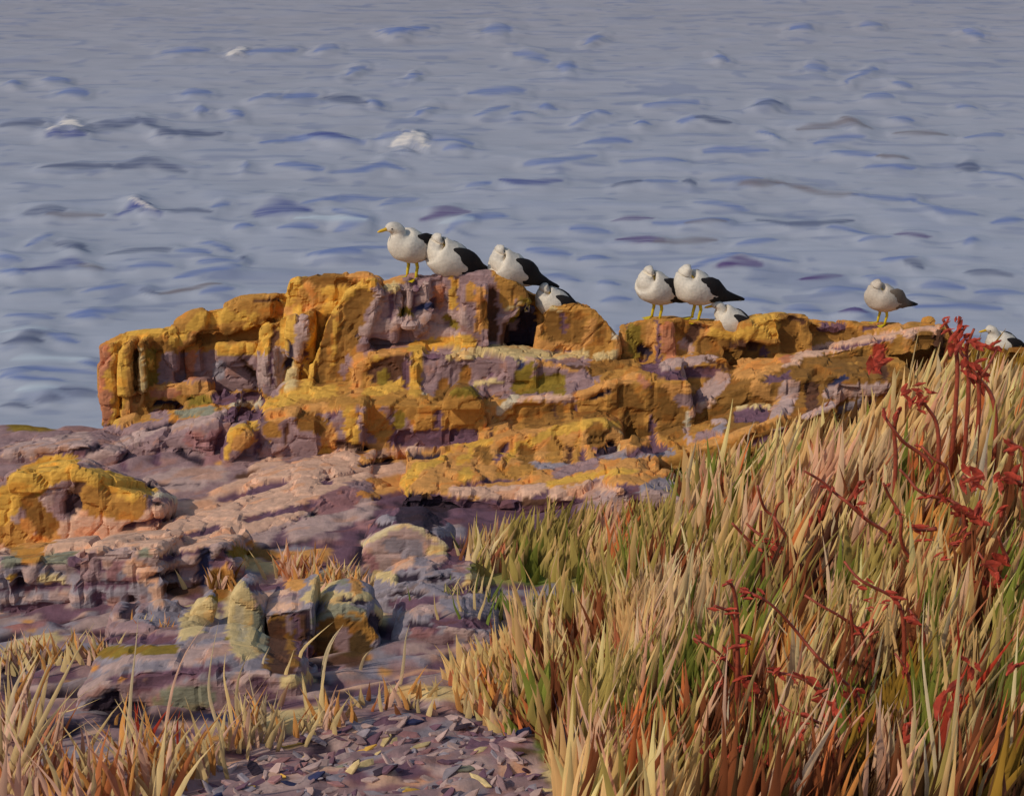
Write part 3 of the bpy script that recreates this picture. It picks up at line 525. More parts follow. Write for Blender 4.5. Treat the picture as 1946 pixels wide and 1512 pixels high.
# ------------------------------------------------------------ sea
SEA_TXT = """
b 8 310,105 400,100; b 8 470,105 560,98; w 8 430,108 465,100; b 7 600,102 640,95; b 8 740,72 820,58; b 6 720,66 770,68; b 14 920,62 970,60; b 7 655,148 690,132; b 7 770,155 800,142; b 12 985,105 1040,118; b 14 1060,135 1090,130; b 7 1110,85 1150,72; b 8 1500,60 1550,58; b 6 1635,52 1675,50; b 8 1830,65 1870,72; b 12 1530,130 1570,135; b 7 1610,160 1670,130; b 7 1690,160 1730,168; b 8 1640,188 1700,188; b 8 1355,110 1380,120; b 9 1430,205 1480,200; s 6 1430,207 1485,203; b 8 1820,205 1860,208; b 8 1230,205 1330,200; b 6 1210,240 1240,238
b 8 350,185 400,180; b 7 480,195 540,182; b 8 540,188 600,185; s 12 620,190 700,202; b 6 700,200 730,205; b 7 790,225 830,205; b 7 900,225 970,205; b 6 970,222 1020,218; b 6 1090,240 1130,222; b 5 10,163 40,165; b 6 80,155 130,158; b 7 110,180 170,182; b 8 370,212 390,212; b 7 430,215 460,222; b 9 890,180 1000,178; b 8 1030,205 1060,208; b 6 1130,222 1160,220
s 14 150,256 200,248 262,240; s 12 262,232 330,262; s 8 300,262 420,258; n 10 88,262 160,262; w 12 95,255 130,240 155,250; s 8 0,245 80,238; b 10 500,272 600,266 690,278; n 8 590,262 660,272; b 10 712,270 775,262; w 16 750,282 790,270; w 12 780,262 815,285; b 9 820,272 900,276; b 6 840,290 890,288
b 9 1000,315 1060,312 1130,300; b 8 1120,275 1200,270; b 7 1180,310 1300,312; b 9 1340,290 1460,290; b 7 1290,235 1330,232; s 6 1320,232 1390,238; q 10 1520,250 1600,240 1650,250; q 8 1600,232 1640,248; b 9 1545,275 1640,265; b 8 1580,295 1660,300; b 6 1445,250 1485,270; b 7 1690,228 1740,232; q 7 1700,258 1800,258; b 8 1835,265 1900,260; q 5 1660,302 1720,305; s 14 1825,318 1860,322; b 6 1640,320 1740,322
s 8 80,322 210,320; s 12 215,322 280,312 350,326; b 8 455,320 475,322; b 8 530,320 620,325; b 8 630,330 700,325 730,315 765,325; b 7 880,358 930,354; n 8 950,348 1000,356 1070,348; s 9 1170,355 1220,352; b 7 1220,350 1290,350; s 8 1300,350 1320,352; q 9 1410,355 1480,350; q 10 1480,348 1560,372 1630,378; b 8 1620,378 1740,382; b 9 1350,345 1450,345; b 7 1320,385 1420,400; b 8 1735,385 1800,412 1860,412; b 6 1860,330 1946,345
s 14 50,410 120,405; q 8 90,415 200,412; n 14 225,412 260,395 300,415; w 10 245,385 295,412; s 7 300,408 400,408; b 7 400,400 440,390; n 20 490,408 535,398 585,404; b 6 580,390 640,382; b 8 620,385 740,378; b 7 535,438 600,436; b 9 630,405 700,425 640,440; v 12 805,420 850,408 890,408; b 10 850,440 900,420 960,415; l 6 840,430 900,425; b 8 720,395 790,380; l 7 560,420 700,430
b 7 50,470 100,450; s 14 110,465 160,475; s 8 130,480 170,482; s 9 200,484 330,476; b 7 340,480 400,485; b 8 390,465 440,480; b 7 440,440 480,436; s 6 460,500 470,490; n 13 50,520 130,505 160,510; q 8 150,512 198,518; b 8 0,490 40,500; b 8 0,520 50,525; b 8 250,510 330,510; b 7 330,532 430,518 460,512; s 7 270,552 300,560; b 6 160,555 240,545; b 8 380,500 450,505; b 9 590,490 690,488; b 7 610,495 740,472; q 6 300,560 420,545; b 7 20,560 120,550
v 8 1170,422 1240,422; b 9 1240,432 1300,435 1380,425; s 9 1440,420 1500,435 1560,432 1620,425; q 7 1300,438 1380,430; v 8 1175,460 1260,465; q 9 1240,466 1360,460; b 9 1080,440 1160,445; b 10 1000,480 1080,488; b 8 1100,495 1160,492; b 8 1130,540 1170,545; b 8 1140,575 1200,572; v 8 1700,448 1770,455; b 6 1640,462 1690,455; b 9 1830,465 1860,462; b 7 1570,440 1650,448; b 9 1890,425 1946,420
b 9 1300,520 1350,505 1400,495; v 10 1365,515 1400,506 1445,510; b 8 1400,470 1480,462; b 8 1380,490 1500,500; v 9 1520,532 1600,528; b 8 1675,500 1740,498; s 9 1725,505 1755,512; b 9 1640,530 1700,545; s 8 1830,522 1920,526; b 8 1560,560 1640,556; b 6 1720,565 1790,568; b 8 1400,570 1480,580; b 9 1740,585 1900,590; b 9 1600,600 1660,608; v 8 1595,600 1640,604; b 8 1850,555 1946,560; b 8 1750,545 1830,550; b 10 1040,530 1100,540; b 9 1500,590 1560,592
b 8 10,600 100,605; b 8 130,600 190,605; s 12 10,655 80,650; s 9 30,648 90,640; b 8 0,705 180,710; l 10 20,680 160,685; b 8 20,725 130,730; s 14 120,748 190,752; s 9 70,762 110,760; l 10 30,745 110,745; b 9 0,720 60,712; s 6 0,770 50,772; b 8 100,640 150,650; b 8 150,690 190,695; l 8 0,630 90,625; b 7 380,560 440,550; b 8 160,600 230,590
"""
SEAC = {'b': (104, 120, 166), 's': (92, 98, 122), 'n': (76, 84, 138), 'v': (88, 66, 114), 'q': (122, 112, 114), 'w': (235, 222, 206), 'l': (186, 196, 202)}  # blue and slate strokes paint wave faces that reflect less sky; w is foam
ys = [13.0]
while ys[-1] < 60: ys.append(ys[-1]*1.0026)
xs = np.arange(-23, 23, .055)
SX, SY, SF = grid_mesh(xs, np.array(ys))
kp = np.abs(SX) < SY*.40+1; remap = -np.ones(len(SX), int); remap[kp] = np.arange(kp.sum())
SF = remap[SF]; SF = SF[(SF >= 0).all(1)]; SX, SY = SX[kp], SY[kp]
P0 = np.stack([SX, SY, 0*SX], 1)
spx, spy = proj(P0)
nw = fbm(np.stack([SX*.55, SY*1.1, 0*SX], 1), 4, 91); nb = vn(np.stack([SX*1.6, SY*3.0, 0*SX], 1), 95); nf = vn(np.stack([SX*5, SY*14, 0*SX], 1), 97)
SZ = .045*nw+.02*nb+.0015*nf
# open water is greyer lilac far out, clearer blue grey inshore
t = np.clip((SY-14)/26, 0, 1)[:, None]
base = lin((166, 171, 182))*(1-t)+lin((160, 157, 163))*t
scol = base*(1+.06*nw+.05*nb)[:, None]
bl = np.clip(nb*.8+nw*.6-.38, 0, 1)[:, None]*.40
scol = scol*(1-bl)+lin((112, 124, 156))*bl
for sc_, off_, th in ((1.0, 3, .50), (1.7, 9, .54), (2.6, 21, .58)):       # small wavelets; weaker sky reflection on their faces painted in as bluer colour
    wv_ = vn(np.stack([SX*sc_+.5*vn(np.stack([SX*2, SY*3, 0*SX], 1), off_), SY*sc_*2.6, 0*SX+off_], 1), 200+off_)
    a_ = np.clip((wv_-th-.06)/.2, 0, 1)*.42; scol = scol*(1-a_[:, None])+lin((112, 122, 152))*a_[:, None]; SZ = SZ+.012*np.clip(wv_-.2, 0, 1)
wx = spx+7*vn(np.stack([SX*3, SY*3, 0*SX], 1), 98); wy = spy+2.5*vn(np.stack([SX*4, SY*4, 0*SX], 1), 99)
for ln in SEA_TXT.replace(';', '\n').split('\n'):
    tk = ln.split()
    if not tk: continue
    w = float(tk[1])*(1.45 if tk[0] != 'w' else .95); pts = [tuple(float(v) for v in q.split(',')) for q in tk[2:]]
    x_ = [p[0] for p in pts]; y_ = [p[1] for p in pts]
    m = np.where((wx > min(x_)-60) & (wx < max(x_)+60) & (wy > min(y_)-30) & (wy < max(y_)+30))[0]
    d = np.full(len(m), 1e9); tt = np.zeros(len(m)); L = len(pts)-1
    for i in range(L):
        (x0, y0), (x1, y1) = pts[i], pts[i+1]
        vx, vy = x1-x0, y1-y0; q = np.clip(((wx[m]-x0)*vx+(wy[m]-y0)*vy)/(vx*vx+vy*vy), 0, 1)
        dd = np.hypot((wx[m]-x0-q*vx)*.8, wy[m]-y0-q*vy); tt = np.where(dd < d, (i+q)/L, tt); d = np.minimum(d, dd)
    prof = np.sqrt(np.clip(np.sin(np.pi*(.06+.88*tt)), .03, 1))
    dry = .75+.35*vn(np.stack([SX[m]*2.2, SY[m]*20, 0*SX[m]], 1), 101)
    if tk[0] == 'w': d = d*(1+.9*np.clip(vn(np.stack([SX[m]*9, SY[m]*14, 0*SX[m]], 1), 103), -.3, 1))
    al = np.clip(1.35-d/(w*.5*prof), 0, 1)*np.clip(dry, 0, 1)*(1 if tk[0] in 'wnsv' else .9)
    scol[m] = scol[m]*(1-al[:, None])+lin(SEAC[tk[0]])*al[:, None]
    dist = SY[m]/20
    SZ[m] += (.045 if tk[0] != 'w' else .05)*dist*np.clip(1.6-d/(w*.9), 0, 1)*prof
SV = np.stack([SX, SY, SZ], 1).tolist(); SFl = SF.tolist(); k = len(SV)
far = [(-3000, -60, -.12), (3000, -60, -.12), (3000, 4000, -.12), (-3000, 4000, -.12)]
SV += far; SFl.append([k, k+1, k+2, k+3])
scol = np.concatenate([scol, np.tile(lin((146, 144, 158)), (4, 1))])
tag(mesh_obj('sea', SV, SFl, M_sea, cols=scol, smooth=True), kind='structure')
bed = [(-3000, -60, -3), (3000, -60, -3), (3000, 4000, -3), (-3000, 4000, -3)]

# ------------------------------------------------------------ lookup of the finished shore surface
BV2 = BVHTree.FromPolygons(np.concatenate([r['V'] for r in rocks]).tolist(), allF)
TBV = BVHTree.FromPolygons(rocks[0]['V'].tolist(), rocks[0]['F'])
def drop(x, y, bvh=BV2):
    h = bvh.ray_cast(Vector((x, y, 8)), Vector((0, 0, -1)), 12)
    return h[0].z if h[0] is not None else 0.0
def hit(px, py, bvh=TBV):
    h = bvh.ray_cast(O3, ray(px, py).normalized(), 60)
    return h[0]

# ------------------------------------------------------------ grass
def inpoly(x, y, poly):
    c = np.zeros(len(x), bool); j = len(poly)-1
    for i in range(len(poly)):
        xi, yi = poly[i]; xj, yj = poly[j]
        m = ((yi > y) != (yj > y)) & (x < (xj-xi)*(y-yi)/(yj-yi+1e-9)+xi); c ^= m; j = i
    return c
class Blades:
    def __init__(s): s.V = []; s.F = []; s.C = []
    def add(s, pts, w, col, tip=None, side=None):
        """a leaf folded along its midrib that follows pts; w = widest width"""
        n = len(pts); o = len(s.V)
        if side is None:
            a = random.uniform(-.35, .35); side = Vector((math.cos(a), math.sin(a), 0))
        nrm = Vector((side.y, -side.x, 0))
        for i, p in enumerate(pts):
            t = i/(n-1); ww = w*.5*(.55+.45*math.sin(math.pi*min(1, t*1.15+.15)))*(1-t**3*.96)
            s.V += [p-side*ww, p+nrm*ww*.25, p+side*ww]
            cc = np.array(col)*(1+.12*(t-.5)) if tip is None else np.array(col)*(1-t)+np.array(tip)*t
            s.C += [cc]*3
        for i in range(n-1):
            a = o+i*3; s.F += [(a, a+1, a+4, a+3), (a+1, a+2, a+5, a+4)]
    def build(s, name, mat=M_grass, parent=None):
        return mesh_obj(name, s.V, s.F, mat, parent, cols=np.clip(np.array(s.C), 0, .85), smooth=True)
def pathblade(base, h, lean, bend, n=6, lean_y=0):
    pts = []
    for i in range(n):
        t = i/(n-1)
        pts.append(base+Vector((lean*h*t+bend*h*t*t, lean_y*h*t, h*t*(1-.12*abs(bend)*t))))
    return pts
# zone outline: where the ROOTS grow; rows: (polygon, count, (hmin,hmax), width, lean range)
ZONES = [
    ([(1300, 905), (1560, 850), (1760, 770), (1960, 730), (2080, 720), (2080, 1000), (1300, 1060)], 1150, (.34, .7), .032, (-.05, .3)),
    ([(1300, 1000), (2080, 940), (2080, 1300), (1180, 1300), (1180, 1120)], 1500, (.3, .62), .026, (-.1, .3)),
    ([(880, 1110), (900, 1060), (1050, 1025), (1150, 1005), (1330, 1000), (1330, 1120), (1100, 1105)], 800, (.14, .32), .022, (-.1, .4)),
    ([(985, 1260), (1040, 1180), (1200, 1110), (1400, 1150), (1400, 1560), (1080, 1560), (1000, 1360)], 1000, (.24, .5), .020, (-.3, .2)),
    ([(1180, 1250), (2080, 1250), (2080, 1780), (1060, 1780), (1060, 1520)], 2000, (.3, .62), .018, (-.1, .28)),
    ([(850, 1290), (985, 1230), (1040, 1330), (1010, 1400), (900, 1350)], 420, (.08, .2), .018, (-.6, -.1)),
]
allb = Blades()
zpts = []
for zi, (poly, cnt, hr, bw, lr) in enumerate(ZONES):
    # world footprint of the zone on the finished ground
    wp = []
    for p in poly:
        g = hit(p[0], min(p[1], 1600)) or None
        if g is None or p[1] > 1600: g = at(p[0], p[1], 4.1) if p[1] > 1600 else at(p[0], p[1], 11)
        wp.append((g.x, g.y))
    x0, x1 = min(p[0] for p in wp), max(p[0] for p in wp); y0, y1 = min(p[1] for p in wp), max(p[1] for p in wp)
    X = []; Yv = []
    while len(X) < cnt:
        x = rng.uniform(x0, x1, 4000); y = y0+(y1-y0)*rng.uniform(0, 1, 4000); m = inpoly(x, y, wp)
        X += list(x[m]); Yv += list(y[m])
    X, Yv = np.array(X[:cnt]), np.array(Yv[:cnt])
    cl = vn(np.stack([X*4, Yv*4, 0*X], 1), 120+zi)
    for x, y, c in zip(X, Yv, cl):
        h = random.uniform(*hr)*(1+.35*c); lean = random.uniform(*lr)*.8+.15*c
        zpts.append((x, y, h, lean, random.uniform(-.25, .35), bw*random.uniform(.5, 1.25)))
zp = np.array(zpts)
zz = np.array([drop(x, y, TBV) for x, y in zp[:, :2]])
mid = np.stack([zp[:, 0]+zp[:, 3]*zp[:, 2]*.6, zp[:, 1], zz+zp[:, 2]*.62], 1)
mx, my = proj(mid); mx += rng.normal(0, 6, len(mx)); my += rng.normal(0, 8, len(my))
gcl = class_map(GRASS_STROKES, mx, np.minimum(my, 1505)); gcl[gcl < 0] = PIDX['F']
for (x, y, h, lean, bend, bw), z, c in zip(zpts, zz, gcl):
    if random.random() < .05: c = PIDX[random.choice('CcerLZEC')]
    if KEYS[c] in 'Cc' and random.random() < .16: c = PIDX[random.choice('LLT')]
    dk = KEYS[c] in 'DFr' and random.random() < .5
    if KEYS[c] == 'D' and random.random() < .45: continue
    if KEYS[c] in 'DF': h *= .8
    h *= min(1, max(.5, .5+(x/y*F*1.0-300)/900*.5)) if y > 9.0 else 1
    col = GRASSLIN[c]*(.6 if dk else 1)*random.uniform(.95, 1.3)
    tip = col*random.uniform(.9, 1.3)
    if KEYS[c] in 'Ee' and random.random() < .25: tip = GRASSLIN[PIDX['C']]
    allb.add(pathblade(Vector((x, y, z-.03)), h, lean, bend*.7, 6, random.uniform(-.1, .15)), bw*2.3, col, tip)
tag(allb.build('grass'), kind='stuff')
# short dry grass between the stones, left and centre
lb = Blades()
TUFTS = [(20, 1275, 60, 40, .16, 'CO'), (90, 1260, 60, 40, .15, 'CO'), (170, 1250, 50, 40, .13, 'OC'), (300, 1215, 40, 30, .12, 'OZC'), (60, 1500, 120, 130, .18, 'OZLC'), (190, 1520, 120, 130, .15, 'OZC'),
         (300, 1505, 80, 90, .16, 'OC'), (390, 1470, 70, 80, .13, 'OC'), (450, 1420, 70, 90, .12, 'OCc'), (520, 1395, 80, 110, .11, 'COc'), (610, 1370, 80, 90, .11, 'CO'), (700, 1345, 80, 60, .1, 'COr'), (800, 1330, 80, 60, .09, 'CO'), (880, 1360, 60, 40, .09, 'COr'),
         (420, 1115, 30, 36, .12, 'OB'), (560, 1095, 50, 60, .15, 'OZL'), (620, 1105, 50, 50, .13, 'COL'), (660, 1110, 40, 50, .11, 'COc'), (700, 1130, 40, 40, .10, 'CL'), (790, 1110, 60, 14, .05, 'CL'),
         (870, 1070, 30, 20, .16, 'CZ'), (920, 1075, 40, 30, .18, 'CeZ'), (860, 1165, 60, 50, .16, 'EeC'), (930, 1175, 60, 40, .18, 'CeE'), (1010, 1190, 40, 40, .18, 'CeE'), (980, 1350, 40, 40, .14, 'CeO'),
         (1300, 940, 60, 90, .16, 'Eerc'), (1380, 915, 70, 120, .15, 'EeEr'), (1440, 900, 60, 100, .14, 'Eee'), (1500, 880, 50, 60, .14, 'EC'), (1540, 865, 40, 50, .14, 'EeC'), (250, 1440, 50, 20, .14, 'OR'), (20, 1400, 60, 60, .18, 'COL')]
for px, py, sp, cnt, h, cl in TUFTS:
    if px < 1000 and py > 1300: cnt, h = int(cnt*(.28 if px > 420 else .42)), h*1.4
    for _ in range(cnt):
        g = hit(px+random.gauss(0, sp*.5), py+random.gauss(0, sp*.16), TBV)
        if g is None: continue
        c = PALLIN[PIDX[random.choice(cl.replace('O', 'OLC').replace('Z', 'ZLT'))]]*random.uniform(.9, 1.3)
        hh = h*random.uniform(.5, 1.5)*(1.25 if py > 1380 and px < 500 else 1)
        lb.add(pathblade(g-Vector((0, 0, .02)), hh, random.uniform(-.35, .45), random.uniform(-.3, .3), 5, random.uniform(-.2, .2)), random.uniform(.014, .032), c)
tag(lb.build('dry_grass'), kind='stuff')

# traced single stalks: colour width root ... tip
STALKS = parse("""
@ H
C 34 30,1500 150,1260 300,960 390,780 490,610; c 26 20,1260 60,980 120,860 200,740; C 40 20,1480 110,1200 180,1000 280,760; O 26 80,1400 180,1000 290,780 380,660; C 34 60,1500 180,1220 300,1060 420,930; C 24 140,1400 200,1320 330,1200 510,1095; c 26 10,1400 40,1200 130,1000; L 34 10,1300 60,1100 190,820; c 20 160,1380 260,1180 380,1010 560,900
O 24 130,1380 160,1160 220,980; C 20 250,1090 370,1070 530,1000
c 22 680,1340 672,1150 680,960 705,760 720,570; L 20 800,1400 860,1180 890,960 960,760 1090,590; C 14 820,1420 880,1280 870,1100; c 20 1160,1220 1110,1080 1080,960 1100,780 1140,600; C 22 1210,1150 1190,1010 1160,890 1175,760; c 20 1240,1130 1225,1000 1245,860 1330,720; c 20 1390,1190 1350,1100 1320,1000 1290,860; c 12 1360,820 1380,780 1405,730; W 12 1400,1110 1430,1040 1450,940
C 20 1480,880 1500,840 1530,750; c 16 1670,1050 1680,860 1720,720 1790,610; C 20 1540,780 1620,700 1740,600; C 22 1040,1250 1010,1120 960,990; c 14 1070,1230 1020,1150 1000,1100; R 14 925,1240 920,1140 940,1050; R 16 650,1270 640,1200 630,1160; O 20 600,1140 610,1090 640,1070; Z 16 1550,1140 1590,1080 1630,1020; C 14 1880,840 1890,790 1915,760; O 20 1620,320 1640,240 1640,180; O 20 1660,320 1680,260 1700,200; L 14 1490,260 1490,210 1490,160; L 12 1570,330 1575,280 1575,240; R 14 740,1420 745,1390 730,1360
@ I
c 18 30,1000 50,880 90,790 145,730; c 18 230,960 250,900 295,850; c 18 440,1040 460,920 465,800 490,720; C 26 810,400 850,330 850,260 830,190; r 18 740,390 790,310 800,190; C 18 750,370 730,330 715,290; C 26 900,390 930,250 940,130; C 14 880,580 920,470 940,370; C 16 830,650 820,560 850,440; C 16 640,700 620,650 615,560; C 14 760,660 735,600 740,500; C 16 840,690 880,620 890,520; C 18 1000,690 1010,630 1080,480; C 22 1150,770 1120,640 1130,510; C 16 1060,820 1090,700 1070,600; C 16 990,960 940,830 925,650; C 20 1200,900 1190,720 1220,560 1280,470; C 16 1270,820 1270,680 1300,520; C 16 1420,700 1410,580 1480,460; c 18 1440,940 1440,840 1420,780; C 18 1560,1200 1590,1000 1610,890 1670,800; r 16 1550,690 1545,650 1545,610; c 16 1545,560 1545,520 1590,480; r 26 1450,700 1500,600 1570,430; r 22 1540,900 1535,840 1520,780; r 24 1600,420 1620,370 1680,290; c 16 1280,780 1240,920 1250,1060; R 22 1700,1460 1650,1350 1600,1230; Z 22 1720,1470 1740,1370 1740,1260; R 20 1850,1420 1900,1340 1920,1270; Z 20 1460,1140 1460,1080 1450,1020
R 26 1430,1470 1400,1420 1380,1380; L 26 1500,1450 1430,1300 1380,1150 1340,1000; C 26 1600,1400 1570,1260 1570,1150; r 20 1230,1330 1150,1300 1080,1220; E 26 1060,1240 1010,1190 960,1130; c 20 990,1110 920,1000 890,920; C 22 820,1060 820,980 830,860; Z 16 290,1180 310,1140 330,1100; E 20 850,700 760,660 730,600; E 16 760,700 720,640 710,560; W 12 780,670 740,620 720,590
@ J
C 14 590,740 630,690 660,610; c 14 500,750 560,680 665,600; c 34 650,820 700,680 755,580; c 18 160,860 190,720 210,640; c 12 330,790 325,700 300,640; W 8 475,625 500,590 515,550; L 18 420,720 450,660 470,620; c 28 1490,340 1495,250 1485,190; C 24 1580,360 1620,260 1620,190; C 22 1260,350 1255,300 1260,270; C 10 1330,380 1360,200 1400,20; C 30 1300,500 1400,350 1440,260; W 34 1690,1100 1710,850 1750,650 1780,530; c 16 1480,1330 1490,1200 1500,1050; r 40 1480,780 1500,700 1520,640; c 34 940,1200 935,1100 935,1030; c 24 960,1350 990,1200 950,1150; C 46 1880,330 1900,280 1910,240; r 28 1150,880 1150,800 1155,720; C 30 1790,800 1830,650 1870,540; L 26 1740,1330 1850,1200 1946,1080; c 26 1830,1310 1880,1250 1940,1190; c 20 470,1380 450,1280 440,1160; e 30 960,600 960,640 930,480; c 24 1760,960 1770,880 1790,770; Z 26 1390,960 1390,850 1400,700
@ Q
c 18 350,700 360,640 375,580; L 24 350,1300 350,1000 360,750 375,570; W 20 365,1130 370,980 380,820; c 14 380,560 400,460 425,330; c 14 420,560 400,500 380,460; L 22 560,1200 600,1050 660,870 720,730; C 20 430,1380 440,1200 480,1050 500,900; C 34 900,1380 960,1200 1010,1040 1060,960; c 22 1060,1360 1090,1250 1140,1160; L 60 1190,1340 1190,1180 1170,1050 1190,800; c 20 1130,900 1160,720 1190,560 1210,490; C 26 960,760 1010,740 1060,690; L 26 790,1250 840,1050 900,880 920,780; c 14 960,870 990,800 1050,720; c 22 1490,1380 1460,1100 1420,800 1400,600 1420,300; W 26 1440,1370 1420,1200 1415,1030; c 16 1500,1350 1500,1100 1490,950; C 40 1560,1360 1580,1000 1600,750 1610,600; C 34 1340,1370 1350,1150 1370,950 1355,760; r 30 1240,1370 1260,1200 1300,1000 1340,800; R 40 1500,1150 1530,980 1560,850; c 22 1640,960 1620,880 1630,800; C 40 1640,1080 1700,950 1740,830; e 26 1780,1050 1820,800 1890,600; c 26 1690,700 1730,620 1820,480 1946,360; e 20 1760,1060 1790,930 1800,830; c 30 1500,640 1560,400 1620,200; C 22 1470,120 1480,60 1495,-20; c 30 1800,320 1900,160 1946,50; C 30 1620,1380 1700,1250 1800,1150; L 40 1850,930 1900,850 1946,770; c 26 830,680 700,560 600,430; L 24 600,700 620,620 650,510; C 30 560,900 580,780 600,640; c 22 900,1330 910,1260 905,1230; c 18 630,1380 650,1320 660,1270; C 22 200,1060 140,900 70,750; c 16 120,1080 60,1010 10,960; Z 30 90,1180 110,1100 140,1040; Z 26 60,1370 90,1300 70,1200; R 26 560,1240 540,1200 530,1160; E 26 510,1260 500,1150 490,980; c 20 1250,1200 1250,1100 1260,1000; c 16 1290,960 1290,860 1310,770; C 24 1700,1370 1760,1250 1830,1180; e 26 1120,900 1200,800 1280,700; D 26 740,1300 740,1200 740,1120; D 22 690,1220 670,1150 650,1090; D 40 1840,1180 1830,1050 1850,950; r 26 1290,300 1300,200 1290,60
""")
sb = Blades()
gb = None
for k, w, pts in STALKS:
    bx, by = pts[0]
    g = hit(bx, min(by, 1560), BV2)
    Yb = g.y if g is not None else 5.0
    if bx > 1000 and by > 600:                       # rooted deeper in the sward, so stands clear of its neighbours
        Yb = min(Yb, 11.0)-.55
    P = []
    for i in range(len(pts)-1):
        for j in range(3): 
            t = j/3; P.append((pts[i][0]*(1-t)+pts[i+1][0]*t, pts[i][1]*(1-t)+pts[i+1][1]*t))
    P.append(pts[-1])
    lean = random.uniform(-.06, .02)
    V3 = [at(x, y, Yb+lean*i/len(P)) for i, (x, y) in enumerate(P)]
    gz = drop(V3[0].x, V3[0].y, TBV)-.03
    if V3[0].z-gz < 1.2: V3.insert(0, Vector((V3[0].x+(V3[0].x-V3[1].x)*.5, V3[0].y, min(gz, V3[0].z-.05))))
    else: V3.insert(0, V3[0]-Vector((0, 0, .08)))
    # soften the corners of the stalk
    for _ in range(2): V3 = [V3[0]]+[(V3[i-1]+V3[i]*2+V3[i+1])/4 for i in range(1, len(V3)-1)]+[V3[-1]]
    col = PALLIN[PIDX[k]]*random.uniform(.9, 1.1)
    sb.add(V3, w*1.15/F*Yb, col*1.15, col*1.3, Vector((1, random.uniform(-.3, .3), 0)).normalized())
tag(sb.build('grass_stalks'), kind='stuff')

# ------------------------------------------------------------ shale: flat chips lying on the ground, lower centre
M_chip = paint_mat('shale_chip', .9, .5, 30, .2)
def chips(name, poly, cnt, size, classes, weights, lift=.0):
    V = []; Fc = []; C = []
    wp = [hit(x, min(y, 1600)) for x, y in poly]; wp = [(g.x, g.y) for g in wp if g is not None]
    x0, x1 = min(p[0] for p in wp), max(p[0] for p in wp); y0, y1 = min(p[1] for p in wp), max(p[1] for p in wp)
    n = 0
    while n < cnt:
        x, y = random.uniform(x0, x1), random.uniform(y0, y1)
        if not inpoly(np.array([x]), np.array([y]), wp)[0]: continue
        n += 1; z = drop(x, y, TBV); a = random.choice([.6, .9, -.5, .3])+random.gauss(0, .35)
        L = size*random.uniform(.5, 1.4)*min(1, (y/6.2)**1.5); Wd = L*random.uniform(.25, .45); th = L*random.uniform(.05, .12)
        rot = Matrix.Rotation(a, 3, 'Z') @ Matrix.Rotation(random.gauss(.1, .22), 3, 'X') @ Matrix.Rotation(random.gauss(0, .3), 3, 'Y')
        m = random.choice([5, 6, 7]); o = len(V)
        ring = []
        for i in range(m):
            t = 2*math.pi*i/m+random.uniform(-.3, .3); ring.append((math.cos(t)*L*random.uniform(.7, 1.1), math.sin(t)*Wd*random.uniform(.7, 1.1)))
        for zz_, s in ((-th, 1.0), (th*.5, 1.0), (th, .72)):
            for (rx, ry) in ring: V.append(Vector((x, y, z+th*.1+lift))+rot @ Vector((rx*s, ry*s, zz_)))
        for l in (0, 1):
            for i in range(m):
                j = (i+1) % m; Fc.append((o+l*m+i, o+l*m+j, o+(l+1)*m+j, o+(l+1)*m+i))
        Fc.append(tuple(o+2*m+i for i in range(m))); Fc.append(tuple(o+i for i in range(m))[::-1])
        c = PALLIN[PIDX[random.choices(classes, weights)[0]]]*random.uniform(.85, 1.2)
        C += [c]*(3*m)
    return tag(mesh_obj(name, V, Fc, M_chip, cols=np.clip(np.array(C), 0, .8)), kind='stuff')
chips('shale', [(330, 1545), (420, 1450), (560, 1400), (700, 1370), (860, 1350), (960, 1380), (1010, 1440), (1050, 1545)], 480, .065, 'mGPKMCHYNg', [34, 18, 20, 4, 18, 5, 10, 2, 1, 1])

# ------------------------------------------------------------ red-stemmed plants
M_red = plain('red_stem', (152, 66, 42), .6, .3)
M_redleaf = plain('red_leaf', (178, 64, 42), .75, .45)
def tube_mesh(paths, n=6):
    V = []; Fc = []
    for pts, r0, r1 in paths:
        o = len(V); m = len(pts)
        for i, p in enumerate(pts):
            d = (pts[min(i+1, m-1)]-pts[max(i-1, 0)]).normalized()
            a = d.cross(Vector((0, 1, .2))).normalized(); b = d.cross(a)
            r = r0+(r1-r0)*i/(m-1)
            for k in range(n):
                t = 2*math.pi*k/n; V.append(p+a*math.cos(t)*r+b*math.sin(t)*r)
        for i in range(m-1):
            for k in range(n):
                j = (k+1) % n; Fc.append((o+i*n+k, o+i*n+j, o+(i+1)*n+j, o+(i+1)*n+k))
        Fc.append(tuple(o+k for k in range(n))[::-1]); Fc.append(tuple(o+(m-1)*n+k for k in range(n)))
    return V, Fc
def leaf_mesh(c, ang, L, Wd, tilt=.3):
    """thick little pointed leaf, cupped"""
    V = []; Fc = []; n = 8
    ax = Vector((math.cos(ang), random.uniform(-.3, .3), math.sin(ang))).normalized(); sd_ = ax.cross(Vector((0, 1, 0))).normalized(); nr = ax.cross(sd_)
    for i in range(n):
        t = i/(n-1); w = Wd*math.sin(math.pi*min(.98, max(.04, t)))**.7*.5
        p = c+ax*(t-.5)*L+nr*tilt*L*(t-.5)**2
        V += [p-sd_*w, p-nr*.003-nr*w*.25, p+sd_*w, p+nr*.003]
    for i in range(n-1):
        for k in range(4):
            j = (k+1) % 4; a = i*4; Fc.append((a+k, a+j, a+4+j, a+4+k))
    Fc.append((3, 2, 1, 0)); e = (n-1)*4; Fc.append((e, e+1, e+2, e+3))
    return V, Fc
def T(crop, pts):
    ox, oy, s = CROP[crop]; return [(ox+x*s, oy+y*s) for x, y in pts]
